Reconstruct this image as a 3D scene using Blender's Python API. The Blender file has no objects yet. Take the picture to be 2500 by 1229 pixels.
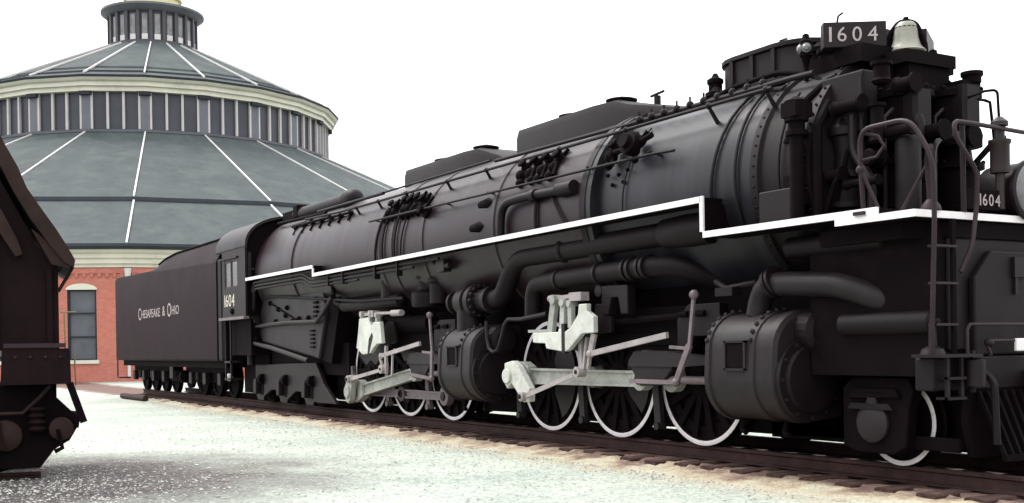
import bpy, math, random
import numpy as np
from mathutils import Vector, Matrix
random.seed(7)
R = math.radians
sc = bpy.context.scene
COL = sc.collection

# ------------------------------------------------------------------ camera
CAM = Vector((11.465, -10.379, 1.291))
FW = Vector((-0.86295751, 0.50526229, -0.00378934))
RT = Vector((0.5052591, 0.86284128, -0.01477085))
UP = Vector((0.00419355, 0.01466122, 0.99988372))
cd = bpy.data.cameras.new('camera'); cam = bpy.data.objects.new('camera', cd); COL.objects.link(cam)
cd.sensor_width = 36; cd.lens = 2816.26 / 2500 * 36
cd.shift_y = (859.96 - 614.5) / 2500
cd.clip_start = 0.1; cd.clip_end = 2000
M3 = Matrix((RT, UP, -FW)).transposed()
cam.matrix_world = Matrix.Translation(CAM) @ M3.to_4x4()
sc.camera = cam

# ------------------------------------------------------------------ sky, sun, exposure
SUN_EL, SUN_AZ = R(56), R(205)          # azimuth of the sun, counted from +x towards +y
w = bpy.data.worlds.new('World'); sc.world = w; w.use_nodes = True
nt = w.node_tree; bg = nt.nodes['Background']
sky = nt.nodes.new('ShaderNodeTexSky'); sky.sky_type = 'NISHITA'; sky.sun_disc = False
sky.sun_elevation = SUN_EL; sky.sun_rotation = R(90) - SUN_AZ
sky.dust_density = 2.0; sky.air_density = 1.0; sky.ozone_density = 1.0
hs = nt.nodes.new('ShaderNodeHueSaturation'); hs.inputs['Saturation'].default_value = 0.12   # overcast: nearly colourless
nt.links.new(sky.outputs[0], hs.inputs['Color'])
cloud = nt.nodes.new('ShaderNodeMixRGB'); cloud.inputs[0].default_value = 0.7
gc = nt.nodes.new('ShaderNodeTexCoord'); gs = nt.nodes.new('ShaderNodeSeparateXYZ'); nt.links.new(gc.outputs['Generated'], gs.inputs[0])
gr = nt.nodes.new('ShaderNodeValToRGB'); nt.links.new(gs.outputs[2], gr.inputs[0])                       # overcast: three times brighter overhead than at the horizon
gr.color_ramp.elements[0].color = (0.36, 0.365, 0.37, 1); gr.color_ramp.elements[1].color = (1, 1, 1, 1)
gm = nt.nodes.new('ShaderNodeMixRGB'); gm.blend_type = 'MULTIPLY'; gm.inputs[0].default_value = 1; gm.inputs[2].default_value = (12.5, 12.6, 12.8, 1)
nt.links.new(gr.outputs[0], gm.inputs[1]); nt.links.new(gm.outputs[0], cloud.inputs[2])
nt.links.new(hs.outputs[0], cloud.inputs[1]); nt.links.new(cloud.outputs[0], bg.inputs[0])
bg.inputs[1].default_value = 0.13
sl = bpy.data.lights.new('sun', 'SUN'); so = bpy.data.objects.new('sun', sl); COL.objects.link(so)
sl.energy = 1.3; sl.angle = R(20); sl.color = (1.0, 0.96, 0.9)
sd = Vector((math.cos(SUN_EL) * math.cos(SUN_AZ), math.cos(SUN_EL) * math.sin(SUN_AZ), math.sin(SUN_EL)))
so.rotation_euler = sd.to_track_quat('Z', 'Y').to_euler()
vs = sc.view_settings; vs.view_transform = 'Standard'; vs.look = 'None'; vs.gamma = 1; vs.exposure = 1.5

# ------------------------------------------------------------------ materials
KB = 0.74          # all paints share this factor (set together with the exposure)
def mat(name, base, rough=0.6, var=0.25, scale=2.0, dirt=None, damt=0.0, dscale=1.2, bump=0.08, bscale=40.0,
        stretch=(1, 1, 1), metal=0.0, spec=0.4, second=None):
    base = tuple(c * KB for c in base); dirt = dirt and tuple(c * KB for c in dirt); second = second and tuple(c * KB for c in second); spec *= 0.8
    m = bpy.data.materials.new(name); m.use_nodes = True
    t = m.node_tree; N = t.nodes; L = t.links; p = N['Principled BSDF']
    tc = N.new('ShaderNodeTexCoord'); mp = N.new('ShaderNodeMapping'); mp.inputs['Scale'].default_value = stretch
    L.new(tc.outputs['Object'], mp.inputs[0])
    n1 = N.new('ShaderNodeTexNoise'); n1.inputs['Scale'].default_value = scale; n1.inputs['Detail'].default_value = 6; n1.inputs['Roughness'].default_value = 0.65
    L.new(mp.outputs[0], n1.inputs['Vector'])
    rp = N.new('ShaderNodeValToRGB'); e = rp.color_ramp.elements
    e[0].position = 0.3; e[1].position = 0.72
    e[0].color = tuple(c * (1 - var) for c in base) + (1,)
    e[1].color = tuple(min(1, c * (1 + var)) for c in base) + (1,) if second is None else tuple(second) + (1,)
    L.new(n1.outputs['Fac'], rp.inputs[0])
    out = rp.outputs[0]
    if dirt is not None:
        n2 = N.new('ShaderNodeTexNoise'); n2.inputs['Scale'].default_value = dscale; n2.inputs['Detail'].default_value = 8; n2.inputs['Roughness'].default_value = 0.7
        L.new(tc.outputs['Object'], n2.inputs['Vector'])
        r2 = N.new('ShaderNodeValToRGB'); r2.color_ramp.elements[0].position = 0.62 - 0.3 * damt; r2.color_ramp.elements[1].position = 0.85 - 0.3 * damt
        L.new(n2.outputs['Fac'], r2.inputs[0])
        mx = N.new('ShaderNodeMixRGB'); mx.inputs[2].default_value = tuple(dirt) + (1,)
        L.new(r2.outputs[0], mx.inputs[0]); L.new(out, mx.inputs[1]); out = mx.outputs[0]
    L.new(out, p.inputs['Base Color'])
    p.inputs['Metallic'].default_value = metal; p.inputs['Specular IOR Level'].default_value = spec
    mr = N.new('ShaderNodeMapRange'); mr.inputs[3].default_value = max(0.05, rough - 0.12); mr.inputs[4].default_value = min(1, rough + 0.12)
    L.new(n1.outputs['Fac'], mr.inputs[0]); L.new(mr.outputs[0], p.inputs['Roughness'])
    if bump:
        n3 = N.new('ShaderNodeTexNoise'); n3.inputs['Scale'].default_value = bscale; n3.inputs['Detail'].default_value = 4
        L.new(tc.outputs['Object'], n3.inputs['Vector'])
        b = N.new('ShaderNodeBump'); b.inputs['Strength'].default_value = bump; b.inputs['Distance'].default_value = 0.02
        L.new(n3.outputs['Fac'], b.inputs['Height']); L.new(b.outputs[0], p.inputs['Normal'])
    return m

BLACK = mat('black_paint', (0.0064, 0.0033, 0.0046), 0.6, 0.4, 1.5, (0.0148, 0.0090, 0.0098), 0.25, 2.5, spec=0.2)
DARK = mat('shaded_iron', (0.0041, 0.0019, 0.0029), 0.8, 0.4, 3.0, (0.0093, 0.0043, 0.0047), 0.25, 2.0, spec=0.07)  # dark magenta tone for shaded parts: the shadow is put into the colour
JACKET = mat('boiler_jacket', (0.0167, 0.0072, 0.0114), 0.40, 0.35, 1.0, (0.0370, 0.0264, 0.0246), 0.30, 0.8, 0.05, 30, stretch=(2.6, 0.35, 0.35), spec=0.24)
SMOKE = mat('smokebox_paint', (0.0093, 0.0081, 0.0106), 0.42, 0.4, 1.0, None, 0, 1, 0.05, 30, stretch=(2.2, 0.16, 0.16), second=(0.0289, 0.0281, 0.0365), spec=0.24)  # second colour paints bluish highlight streaks and weathering in bands
GREY = mat('lit_grey_paint', (0.0191, 0.0145, 0.0170), 0.5, 0.4, 1.6, (0.0093, 0.0055, 0.0068), 0.45, 1.6, spec=0.22)  # lighter grey for cylinders and firebox: light falling there put into the colour
PURP = mat('grey_black_paint', (0.0115, 0.0068, 0.0089), 0.5, 0.3, 1.0, (0.0068, 0.0038, 0.0051), 0.3, 1.5, spec=0.2)
TENDERM = mat('tender_paint', (0.0156, 0.0072, 0.0106), 0.6, 0.15, 0.8, (0.0110, 0.0060, 0.0074), 0.35, 0.6, 0.03, 20, spec=0.07)
PIPEM = mat('rail_pipe_paint', (0.026, 0.0145, 0.020), 0.5, 0.25, 3.0, spec=0.2)
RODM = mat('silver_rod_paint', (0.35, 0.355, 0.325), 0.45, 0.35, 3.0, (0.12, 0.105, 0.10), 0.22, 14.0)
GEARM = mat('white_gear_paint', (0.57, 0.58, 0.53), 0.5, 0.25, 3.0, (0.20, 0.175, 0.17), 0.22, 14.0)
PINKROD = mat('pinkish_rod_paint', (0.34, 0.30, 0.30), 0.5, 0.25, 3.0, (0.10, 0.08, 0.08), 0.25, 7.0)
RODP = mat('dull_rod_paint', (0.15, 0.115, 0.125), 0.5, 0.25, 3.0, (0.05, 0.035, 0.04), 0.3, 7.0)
WHITE = mat('white_trim_paint', (0.84, 0.80, 0.81), 0.5, 0.08, 4.0, None)
RIMM = mat('white_rim_paint', (0.72, 0.66, 0.68), 0.5, 0.15, 5.0, (0.3, 0.25, 0.25), 0.1, 6)
BELLM = mat('bell_metal', (0.24, 0.24, 0.20), 0.42, 0.35, 5.0, (0.10, 0.09, 0.07), 0.3, 5, metal=0.3)
LETTER = mat('letter_paint', (0.3750, 0.3150, 0.3150), 0.6, 0.2, 6.0, (0.1500, 0.1200, 0.1200), 0.15, 12)
LETTERC = mat('cream_number_paint', (0.62, 0.55, 0.47), 0.6, 0.2, 6.0, (0.2, 0.16, 0.16), 0.15, 12)
GLASS = mat('dark_window_glass', (0.095, 0.10, 0.118), 0.3, 0.3, 0.8, None, bump=0.0, spec=0.4)
LENS = mat('lamp_lens', (0.11, 0.11, 0.115), 0.3, 0.3, 8.0, None, bump=0, spec=0.8)
RUST = mat('rusty_rail', (0.038, 0.019, 0.018), 0.75, 0.4, 6.0, (0.075, 0.042, 0.036), 0.3, 5.0, 0.15, 60, spec=0.2)
TIEM = mat('weathered_tie_wood', (0.055, 0.031, 0.027), 0.85, 0.5, 3.0, (0.13, 0.08, 0.066), 0.33, 4.0, 0.6, 25, stretch=(3, 0.5, 3), spec=0.2)
CARM = mat('dark_red_wood', (0.0097, 0.0039, 0.0045), 0.8, 0.45, 2.0, (0.0210, 0.0097, 0.0097), 0.25, 3.0, 0.2, 25, spec=0.12)
CARROOF = mat('brown_roof_board', (0.0272, 0.0152, 0.0136), 0.75, 0.35, 2.5, (0.0128, 0.0064, 0.0064), 0.3, 3.0, spec=0.15)
SLATE = mat('grey_roof_slate', (0.074, 0.085, 0.088), 0.85, 0.18, 0.9, (0.100, 0.117, 0.110), 0.45, 0.5, 0.3, 9, spec=0.08)
ROOFDARK = mat('dark_roof_seam', (0.028, 0.031, 0.038), 0.7, 0.2, 1.0, spec=0.2)
RIDGE = mat('white_ridge_flashing', (0.62, 0.60, 0.58), 0.6, 0.12, 0.8)
CREAM = mat('cream_cornice_paint', (0.66, 0.64, 0.53), 0.65, 0.12, 0.5, (0.42, 0.42, 0.33), 0.15, 0.4)
POSTM = mat('blue_grey_post_paint', (0.130, 0.134, 0.155), 0.6, 0.2, 0.5)
MULL = mat('pale_mullion_paint', (0.50, 0.47, 0.46), 0.6, 0.1, 1.0)
GREYWIN = mat('clerestory_glass', (0.055, 0.057, 0.072), 0.35, 0.25, 0.4, None, bump=0, spec=0.3)
CUPM = mat('cupola_grey_paint', (0.062, 0.058, 0.070), 0.6, 0.2, 0.8)
CUPL = mat('cupola_panel_paint', (0.24, 0.235, 0.24), 0.6, 0.4, 1.5)

def brick_mat():
    m = bpy.data.materials.new('red_brick'); m.use_nodes = True
    t = m.node_tree; N = t.nodes; L = t.links; p = N['Principled BSDF']
    tc = N.new('ShaderNodeTexCoord'); sp = N.new('ShaderNodeSeparateXYZ'); L.new(tc.outputs['Object'], sp.inputs[0])
    at = N.new('ShaderNodeMath'); at.operation = 'ARCTAN2'; L.new(sp.outputs[1], at.inputs[0]); L.new(sp.outputs[0], at.inputs[1])
    ml = N.new('ShaderNodeMath'); ml.operation = 'MULTIPLY'; ml.inputs[1].default_value = 35.0; L.new(at.outputs[0], ml.inputs[0])
    cb = N.new('ShaderNodeCombineXYZ'); L.new(ml.outputs[0], cb.inputs[0]); L.new(sp.outputs[2], cb.inputs[1])
    bk = N.new('ShaderNodeTexBrick'); L.new(cb.outputs[0], bk.inputs['Vector'])
    bk.inputs['Color1'].default_value = (0.34, 0.095, 0.066, 1); bk.inputs['Color2'].default_value = (0.42, 0.13, 0.088, 1); bk.inputs['Mortar'].default_value = (0.30, 0.17, 0.14, 1)
    bk.inputs['Scale'].default_value = 1.0; bk.inputs['Brick Width'].default_value = 0.22; bk.inputs['Row Height'].default_value = 0.075; bk.inputs['Mortar Size'].default_value = 0.007
    n = N.new('ShaderNodeTexNoise'); n.inputs['Scale'].default_value = 0.7; n.inputs['Detail'].default_value = 6; L.new(tc.outputs['Object'], n.inputs['Vector'])
    r = N.new('ShaderNodeValToRGB'); r.color_ramp.elements[0].color = (0.8, 0.76, 0.78, 1); r.color_ramp.elements[1].color = (1.15, 1.12, 1.1, 1); L.new(n.outputs['Fac'], r.inputs[0])
    mx = N.new('ShaderNodeMixRGB'); mx.blend_type = 'MULTIPLY'; mx.inputs[0].default_value = 1; L.new(bk.outputs[0], mx.inputs[1]); L.new(r.outputs[0], mx.inputs[2])
    L.new(mx.outputs[0], p.inputs['Base Color']); p.inputs['Roughness'].default_value = 0.85
    return m
BRICK = brick_mat()

def gravel_mat():
    m = bpy.data.materials.new('pale_gravel'); m.use_nodes = True
    t = m.node_tree; N = t.nodes; L = t.links; p = N['Principled BSDF']
    tc = N.new('ShaderNodeTexCoord'); P = tc.outputs['Object']
    def noise(s, d=6, r=0.6):
        n = N.new('ShaderNodeTexNoise'); n.inputs['Scale'].default_value = s; n.inputs['Detail'].default_value = d; n.inputs['Roughness'].default_value = r; L.new(P, n.inputs['Vector']); return n
    def ramp(src, a, b, ca, cb_):
        r = N.new('ShaderNodeValToRGB'); r.color_ramp.elements[0].position = a; r.color_ramp.elements[1].position = b
        r.color_ramp.elements[0].color = ca + (1,); r.color_ramp.elements[1].color = cb_ + (1,); L.new(src, r.inputs[0]); return r
    def mix(f, a, b, mode='MIX'):
        x = N.new('ShaderNodeMixRGB'); x.blend_type = mode
        for i, s in enumerate((f, a, b)):
            if isinstance(s, (int, float)): x.inputs[i].default_value = s
            elif isinstance(s, tuple): x.inputs[i].default_value = s + (1,)
            else: L.new(s, x.inputs[i])
        return x.outputs[0]
    vo = N.new('ShaderNodeTexVoronoi'); vo.inputs['Scale'].default_value = 26; L.new(P, vo.inputs['Vector'])
    sv = N.new('ShaderNodeSeparateColor'); L.new(vo.outputs['Color'], sv.inputs[0])
    stones = ramp(sv.outputs[0], 0.0, 1.0, (0.215, 0.238, 0.220), (0.41, 0.435, 0.385)).outputs[0]
    fine = noise(55, 3); stones = mix(ramp(fine.outputs['Fac'], 0.62, 0.72, (0, 0, 0), (1, 1, 1)).outputs[0], stones, (0.13, 0.125, 0.115))
    broad = noise(0.35, 5)
    base = mix(1.0, stones, ramp(broad.outputs['Fac'], 0.3, 0.7, (0.70, 0.74, 0.74), (1.08, 1.07, 1.02)).outputs[0], 'MULTIPLY')
    # tan ballast and soil beside the track (y about -1.3 .. -2.6), broken up by noise
    sp = N.new('ShaderNodeSeparateXYZ'); L.new(P, sp.inputs[0])
    wob = noise(1.6, 6, 0.7)
    ma = N.new('ShaderNodeMath'); ma.operation = 'MULTIPLY_ADD'; ma.inputs[1].default_value = 2.4; ma.inputs[2].default_value = -1.2; L.new(wob.outputs['Fac'], ma.inputs[0])
    ad = N.new('ShaderNodeMath'); ad.operation = 'ADD'; ab = N.new('ShaderNodeMath'); ab.operation = 'ABSOLUTE'; L.new(sp.outputs[1], ab.inputs[0]); ng = N.new('ShaderNodeMath'); ng.operation = 'MULTIPLY'; ng.inputs[1].default_value = -1; L.new(ab.outputs[0], ng.inputs[0]); L.new(ng.outputs[0], ad.inputs[0]); L.new(ma.outputs[0], ad.inputs[1])
    tr = N.new('ShaderNodeMapRange'); tr.inputs[1].default_value = -2.35; tr.inputs[2].default_value = -1.45; L.new(ad.outputs[0], tr.inputs[0])
    soil = mix(noise(9, 5).outputs['Fac'], (0.34, 0.265, 0.165), (0.32, 0.29, 0.215))
    xr = N.new('ShaderNodeMapRange'); xr.inputs[1].default_value = -30; xr.inputs[2].default_value = -23; L.new(sp.outputs[0], xr.inputs[0])
    xm = N.new('ShaderNodeMath'); xm.operation = 'MULTIPLY'; L.new(xr.outputs[0], xm.inputs[0]); L.new(tr.outputs[0], xm.inputs[1])
    base = mix(xm.outputs[0], base, soil)
    tr2 = N.new('ShaderNodeMapRange'); tr2.inputs[1].default_value = -1.7; tr2.inputs[2].default_value = -1.15; L.new(ad.outputs[0], tr2.inputs[0])
    cut = N.new('ShaderNodeMath'); cut.operation = 'LESS_THAN'; cut.inputs[1].default_value = 2.6; L.new(sp.outputs[1], cut.inputs[0])
    mm = N.new('ShaderNodeMath'); mm.operation = 'MULTIPLY'; L.new(tr2.outputs[0], mm.inputs[0]); L.new(cut.outputs[0], mm.inputs[1])
    base = mix(mm.outputs[0], base, mix(noise(12, 5).outputs['Fac'], (0.07, 0.042, 0.036), (0.14, 0.09, 0.078)))  # dark brown ballast under the train, its shade put into the colour
    # dark cinders and old leaves round the siding, with the railcar's shade painted in
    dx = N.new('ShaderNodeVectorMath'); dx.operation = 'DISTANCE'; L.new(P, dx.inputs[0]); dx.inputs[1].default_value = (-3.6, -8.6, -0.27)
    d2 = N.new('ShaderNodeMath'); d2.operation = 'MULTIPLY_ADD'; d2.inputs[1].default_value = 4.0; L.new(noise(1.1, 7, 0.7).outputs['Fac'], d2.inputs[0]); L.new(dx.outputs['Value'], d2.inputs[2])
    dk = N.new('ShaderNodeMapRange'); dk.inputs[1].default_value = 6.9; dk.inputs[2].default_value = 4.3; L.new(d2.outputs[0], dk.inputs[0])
    cinder_shade = ramp(noise(14, 6, 0.75).outputs['Fac'], 0.38, 0.66, (0.020, 0.015, 0.016), (0.150, 0.134, 0.130)).outputs[0]
    base = mix(dk.outputs[0], base, cinder_shade)
    L.new(base, p.inputs['Base Color']); p.inputs['Roughness'].default_value = 0.9; p.inputs['Specular IOR Level'].default_value = 0.2
    b = N.new('ShaderNodeBump'); b.inputs['Strength'].default_value = 0.6; b.inputs['Distance'].default_value = 0.02; L.new(vo.outputs['Distance'], b.inputs['Height']); L.new(b.outputs[0], p.inputs['Normal'])
    return m
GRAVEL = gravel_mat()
PEBBLE = mat('pebble_stone', (0.42, 0.42, 0.38), 0.9, 0.6, 3.0, (0.16, 0.13, 0.12), 0.35, 9.0, 0)

SPLIT = {'pipe_collar', 'post_base', 'pipe_clamp', 'rail_bracket', 'washout_plugs', 'sand_valves', 'sand_pipe', 'smokebox_bracket', 'staybolt_caps', 'yoke_slot',
    'bolt_heads', 'lever_bracket', 'front_window', 'rail_brace', 'cut_lever', 'casing_latch', 'booster_valve', 'brake_rigging', 'relief_valve', 'gear_connecting_rod', 'oil_pipe', 'feed_pipe', 'gear_yoke', 'pump_head',
    'lamp_bracket', 'board_bracket', 'cylinder_cock', 'grab_rail', 'combination_lever', 'injector', 'turret_box', 'train_pipe', 'box_opening', 'cab_step', 'sand_trap', 'feedwater_check', 'frame_slot', 'cylinder_head', 'rear_head', 'roof_ridge', 'pump_pipe', 'reverse_arm', 'post', 'rear_step', 'whistle'}
# ------------------------------------------------------------------ mesh helpers
def V(*a): return Vector(a)
class MB:
    def __init__(s): s.v = []; s.f = []; s.g = []
    def add(s, vs, fs):
        o = len(s.v); s.g.append((o, len(s.f), len(vs), len(fs))); s.v += [tuple(p) for p in vs]; s.f += [tuple(i + o for i in f) for f in fs]; return s
    def box(s, x0, x1, y0, y1, z0, z1):
        if x0 > x1: x0, x1 = x1, x0
        if y0 > y1: y0, y1 = y1, y0
        if z0 > z1: z0, z1 = z1, z0
        vs = [(x, y, z) for z in (z0, z1) for y in (y0, y1) for x in (x0, x1)]
        return s.add(vs, [(0, 2, 3, 1), (4, 5, 7, 6), (0, 1, 5, 4), (2, 6, 7, 3), (0, 4, 6, 2), (1, 3, 7, 5)])
    def prism(s, poly, ext):
        """poly: list of 3-D points (planar), ext: extrusion vector"""
        n = len(poly); e = Vector(ext); P = [Vector(p) for p in poly]
        nrm = Vector((0, 0, 0))
        for i in range(n): nrm += P[i].cross(P[(i + 1) % n])
        if nrm.dot(e) > 0: P.reverse()
        vs = P + [p + e for p in P]
        fs = [tuple(range(n)), tuple(range(2 * n - 1, n - 1, -1))] + [(i, n + i, n + (i + 1) % n, (i + 1) % n) for i in range(n)]
        fs = [tuple(f) for f in fs]
        return s.add(vs, fs)
    def xz(s, pts, y0, y1): return s.prism([(x, y0, z) for x, z in pts], (0, y1 - y0, 0))
    def yz(s, pts, x0, x1): return s.prism([(x0, y, z) for y, z in pts], (x1 - x0, 0, 0))
    def xy(s, pts, z0, z1): return s.prism([(x, y, z0) for x, y in pts], (0, 0, z1 - z0))
    def bar(s, a, b, w, h, up=(0, 0, 1)):
        a = Vector(a); b = Vector(b); d = (b - a).normalized(); u = Vector(up)
        if abs(d.dot(u)) > 0.97: u = Vector((1, 0, 0))
        sd_ = d.cross(u).normalized(); u = sd_.cross(d)
        q = [a + sd_ * i * w / 2 + u * j * h / 2 for i, j in ((-1, -1), (1, -1), (1, 1), (-1, 1))]
        return s.prism(q, b - a)
    def tube(s, pts, r, n=10, caps=True):
        P = [Vector(p) for p in pts]; m = len(P); rr = r if isinstance(r, (list, tuple)) else [r] * m
        T = []
        for i in range(m):
            t = (P[min(i + 1, m - 1)] - P[max(i - 1, 0)])
            if 0 < i < m - 1: t = (P[i + 1] - P[i]).normalized() + (P[i] - P[i - 1]).normalized()
            T.append(t.normalized())
        u = T[0].orthogonal().normalized(); vs = []
        for i in range(m):
            u = (u - T[i] * u.dot(T[i])).normalized(); w_ = T[i].cross(u)
            k = 1.0
            if 0 < i < m - 1: k = 1 / max(0.5, math.cos(0.5 * (P[i + 1] - P[i]).angle(P[i] - P[i - 1])))
            for j in range(n):
                a = 2 * math.pi * j / n; vs.append(P[i] + (u * math.cos(a) + w_ * math.sin(a)) * rr[i])
        fs = [(i * n + j, i * n + (j + 1) % n, (i + 1) * n + (j + 1) % n, (i + 1) * n + j) for i in range(m - 1) for j in range(n)]
        if caps: fs += [tuple(reversed(range(n))), tuple(range((m - 1) * n, m * n))]
        return s.add(vs, fs)
    def pipe(s, pts, r, n=10, bend=None, k=5):
        """tube through pts with rounded corners"""
        P = [Vector(p) for p in pts]; bend = bend or r * 2.5; out = [P[0]]
        for i in range(1, len(P) - 1):
            a = P[i - 1] - P[i]; b = P[i + 1] - P[i]; d = min(bend, a.length * 0.48, b.length * 0.48)
            p0 = P[i] + a.normalized() * d; p1 = P[i] + b.normalized() * d
            for q in range(k + 1):
                t = q / k; out.append(p0 * (1 - t) ** 2 + P[i] * 2 * t * (1 - t) + p1 * t * t)
        out.append(P[-1]); return s.tube(out, r, n)
    def lathe(s, o, ax, prof, n=32, cap=True):
        o = Vector(o); ax = Vector(ax).normalized(); u = ax.orthogonal().normalized(); w_ = ax.cross(u); vs = []
        for t, r in prof:
            for j in range(n):
                a = 2 * math.pi * j / n; vs.append(o + ax * t + (u * math.cos(a) + w_ * math.sin(a)) * r)
        m = len(prof)
        fs = [(i * n + j, i * n + (j + 1) % n, (i + 1) * n + (j + 1) % n, (i + 1) * n + j) for i in range(m - 1) for j in range(n)]
        if cap: fs += [tuple(reversed(range(n))), tuple(range((m - 1) * n, m * n))]
        return s.add(vs, fs)
    def cyl(s, a, b, r, n=16): return s.lathe(a, Vector(b) - Vector(a), [(0, r), ((Vector(b) - Vector(a)).length, r)], n)
    def ball(s, c, r, n=14, sz=1.0):
        return s.lathe(Vector(c) - Vector((0, 0, r * sz)), (0, 0, 1), [(r * sz * (1 - math.cos(math.pi * i / 8)), max(1e-3, r * math.sin(math.pi * i / 8))) for i in range(9)], n)
    def loft(s, secs, closed=True, caps=True):
        n = len(secs[0]); vs = [p for q in secs for p in q]; m = len(secs)
        fs = [(i * n + j, i * n + (j + 1) % n, (i + 1) * n + (j + 1) % n, (i + 1) * n + j) for i in range(m - 1) for j in range(n if closed else n - 1)]
        if caps: fs += [tuple(reversed(range(n))), tuple(range((m - 1) * n, m * n))]
        return s.add(vs, fs)
    def build(s, name, m, parent=None, loc=None, smooth=True, ang=38, bevel=0.0):
        if name in SPLIT and len(s.g) > 1:          # pieces that do not touch become parts of their own
            bb = [(np.min(s.v[a:a + n], 0) - .006, np.max(s.v[a:a + n], 0) + .006) for a, _, n, _ in s.g]; own = list(range(len(bb)))
            def root(i):
                while own[i] != i: i = own[i]
                return i
            for i in range(len(bb)):
                for j in range(i):
                    if (bb[i][0] <= bb[j][1]).all() and (bb[j][0] <= bb[i][1]).all(): own[root(i)] = root(j)
            sets = {}
            for i in range(len(bb)): sets.setdefault(root(i), []).append(i)
            if len(sets) > 1:
                for ids in sets.values():
                    q = MB()
                    for i in ids: a, b, n, m_ = s.g[i]; q.add(s.v[a:a + n], [tuple(k - a for k in f) for f in s.f[b:b + m_]])
                    last = q.build(name, m, parent, loc, smooth, ang, bevel)
                return last
        o0 = Vector(loc) if loc is not None else (Vector(parent['_o']) if parent is not None else Vector((0, 0, 0)))
        me = bpy.data.meshes.new(name); me.from_pydata([tuple(Vector(p) - o0) for p in s.v], [], s.f); me.validate(); me.update()
        import bmesh
        bm = bmesh.new(); bm.from_mesh(me); bmesh.ops.recalc_face_normals(bm, faces=bm.faces); bm.to_mesh(me); bm.free()
        me.materials.append(m)
        if smooth:
            me.polygons.foreach_set('use_smooth', [True] * len(me.polygons)); me.set_sharp_from_angle(angle=R(ang))
        o = bpy.data.objects.new(name, me); COL.objects.link(o)
        if parent is None: o.location = o0
        else:
            o.parent = parent
        o['_o'] = tuple(o0)
        if bevel:
            b = o.modifiers.new('bevel', 'BEVEL'); b.width = bevel; b.segments = 2; b.limit_method = 'ANGLE'
        return o
def thing(name, label, cat, loc, group=None):
    o = bpy.data.objects.new(name, None); COL.objects.link(o); o.location = loc; o.empty_display_size = 0.3
    o['label'] = label; o['category'] = cat; o['_o'] = tuple(loc)
    if group: o['group'] = group
    return o
def tag(o, label, cat, group=None):
    o['label'] = label; o['category'] = cat
    if group: o['group'] = group
    return o
def text_mesh(mb, s, o, dx, up, size, wid=1.0, depth=0.006):
    """lettering as thin raised mesh: o = lower left corner, dx = reading direction, size = cap height"""
    cu = bpy.data.curves.new('letters', 'FONT'); cu.body = s; cu.size = 1.0; cu.resolution_u = 3; cu.extrude = 0.5
    ob = bpy.data.objects.new('letters', cu); COL.objects.link(ob)
    me = bpy.data.meshes.new_from_object(ob)
    xs = [v.co.x for v in me.vertices]; ys = [v.co.y for v in me.vertices]
    x0, x1, y0, y1 = min(xs), max(xs), min(ys), max(ys)
    dx = Vector(dx).normalized(); up = Vector(up).normalized(); nn = dx.cross(up); o = Vector(o)
    k = size / (y1 - y0)
    mb.add([o + dx * (v.co.x - x0) * k * wid + up * (v.co.y - y0) * k + nn * (v.co.z + 0.5) * depth for v in me.vertices], [tuple(p.vertices) for p in me.polygons])
    bpy.data.objects.remove(ob); bpy.data.curves.remove(cu); bpy.data.meshes.remove(me)
    return (x1 - x0) * k * wid
# ------------------------------------------------------------------ ground
GZ = -0.27
g = MB(); g.add([(-900, -700, GZ), (700, -700, GZ), (700, 900, GZ), (-900, 900, GZ)], [(0, 1, 2, 3)])
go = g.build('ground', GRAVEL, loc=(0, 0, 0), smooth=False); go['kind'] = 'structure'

def bed():
    # raised, uneven ballast between and beside the ties
    m_ = MB(); rng = np.random.default_rng(8); xs = np.arange(-32, 9.01, .12); ys = np.concatenate([np.arange(-2.0, -1.0, .07), np.arange(-1.0, 1.01, .5), np.arange(1.07, 2.01, .16)])
    lo = rng.normal(0, 1, (len(xs) // 4 + 3, len(ys)))
    vs = []
    for i, x in enumerate(xs):
        for j, y in enumerate(ys):
            t = i / 4; a = lo[int(t), j] * (1 - t % 1) + lo[int(t) + 1, j] * (t % 1)
            e = min(1, max(0, (1.95 - abs(y)) / .75)); z = GZ - .02 + .092 * e ** .8 + e * (.014 * a + .008 * rng.normal())
            vs.append((x, y, min(z, -.185)))
    n = len(ys); fs = [(i * n + j, (i + 1) * n + j, (i + 1) * n + j + 1, i * n + j + 1) for i in range(len(xs) - 1) for j in range(n - 1)]
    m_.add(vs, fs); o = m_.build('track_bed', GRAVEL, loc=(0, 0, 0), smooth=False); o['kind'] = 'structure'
bed()
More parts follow.
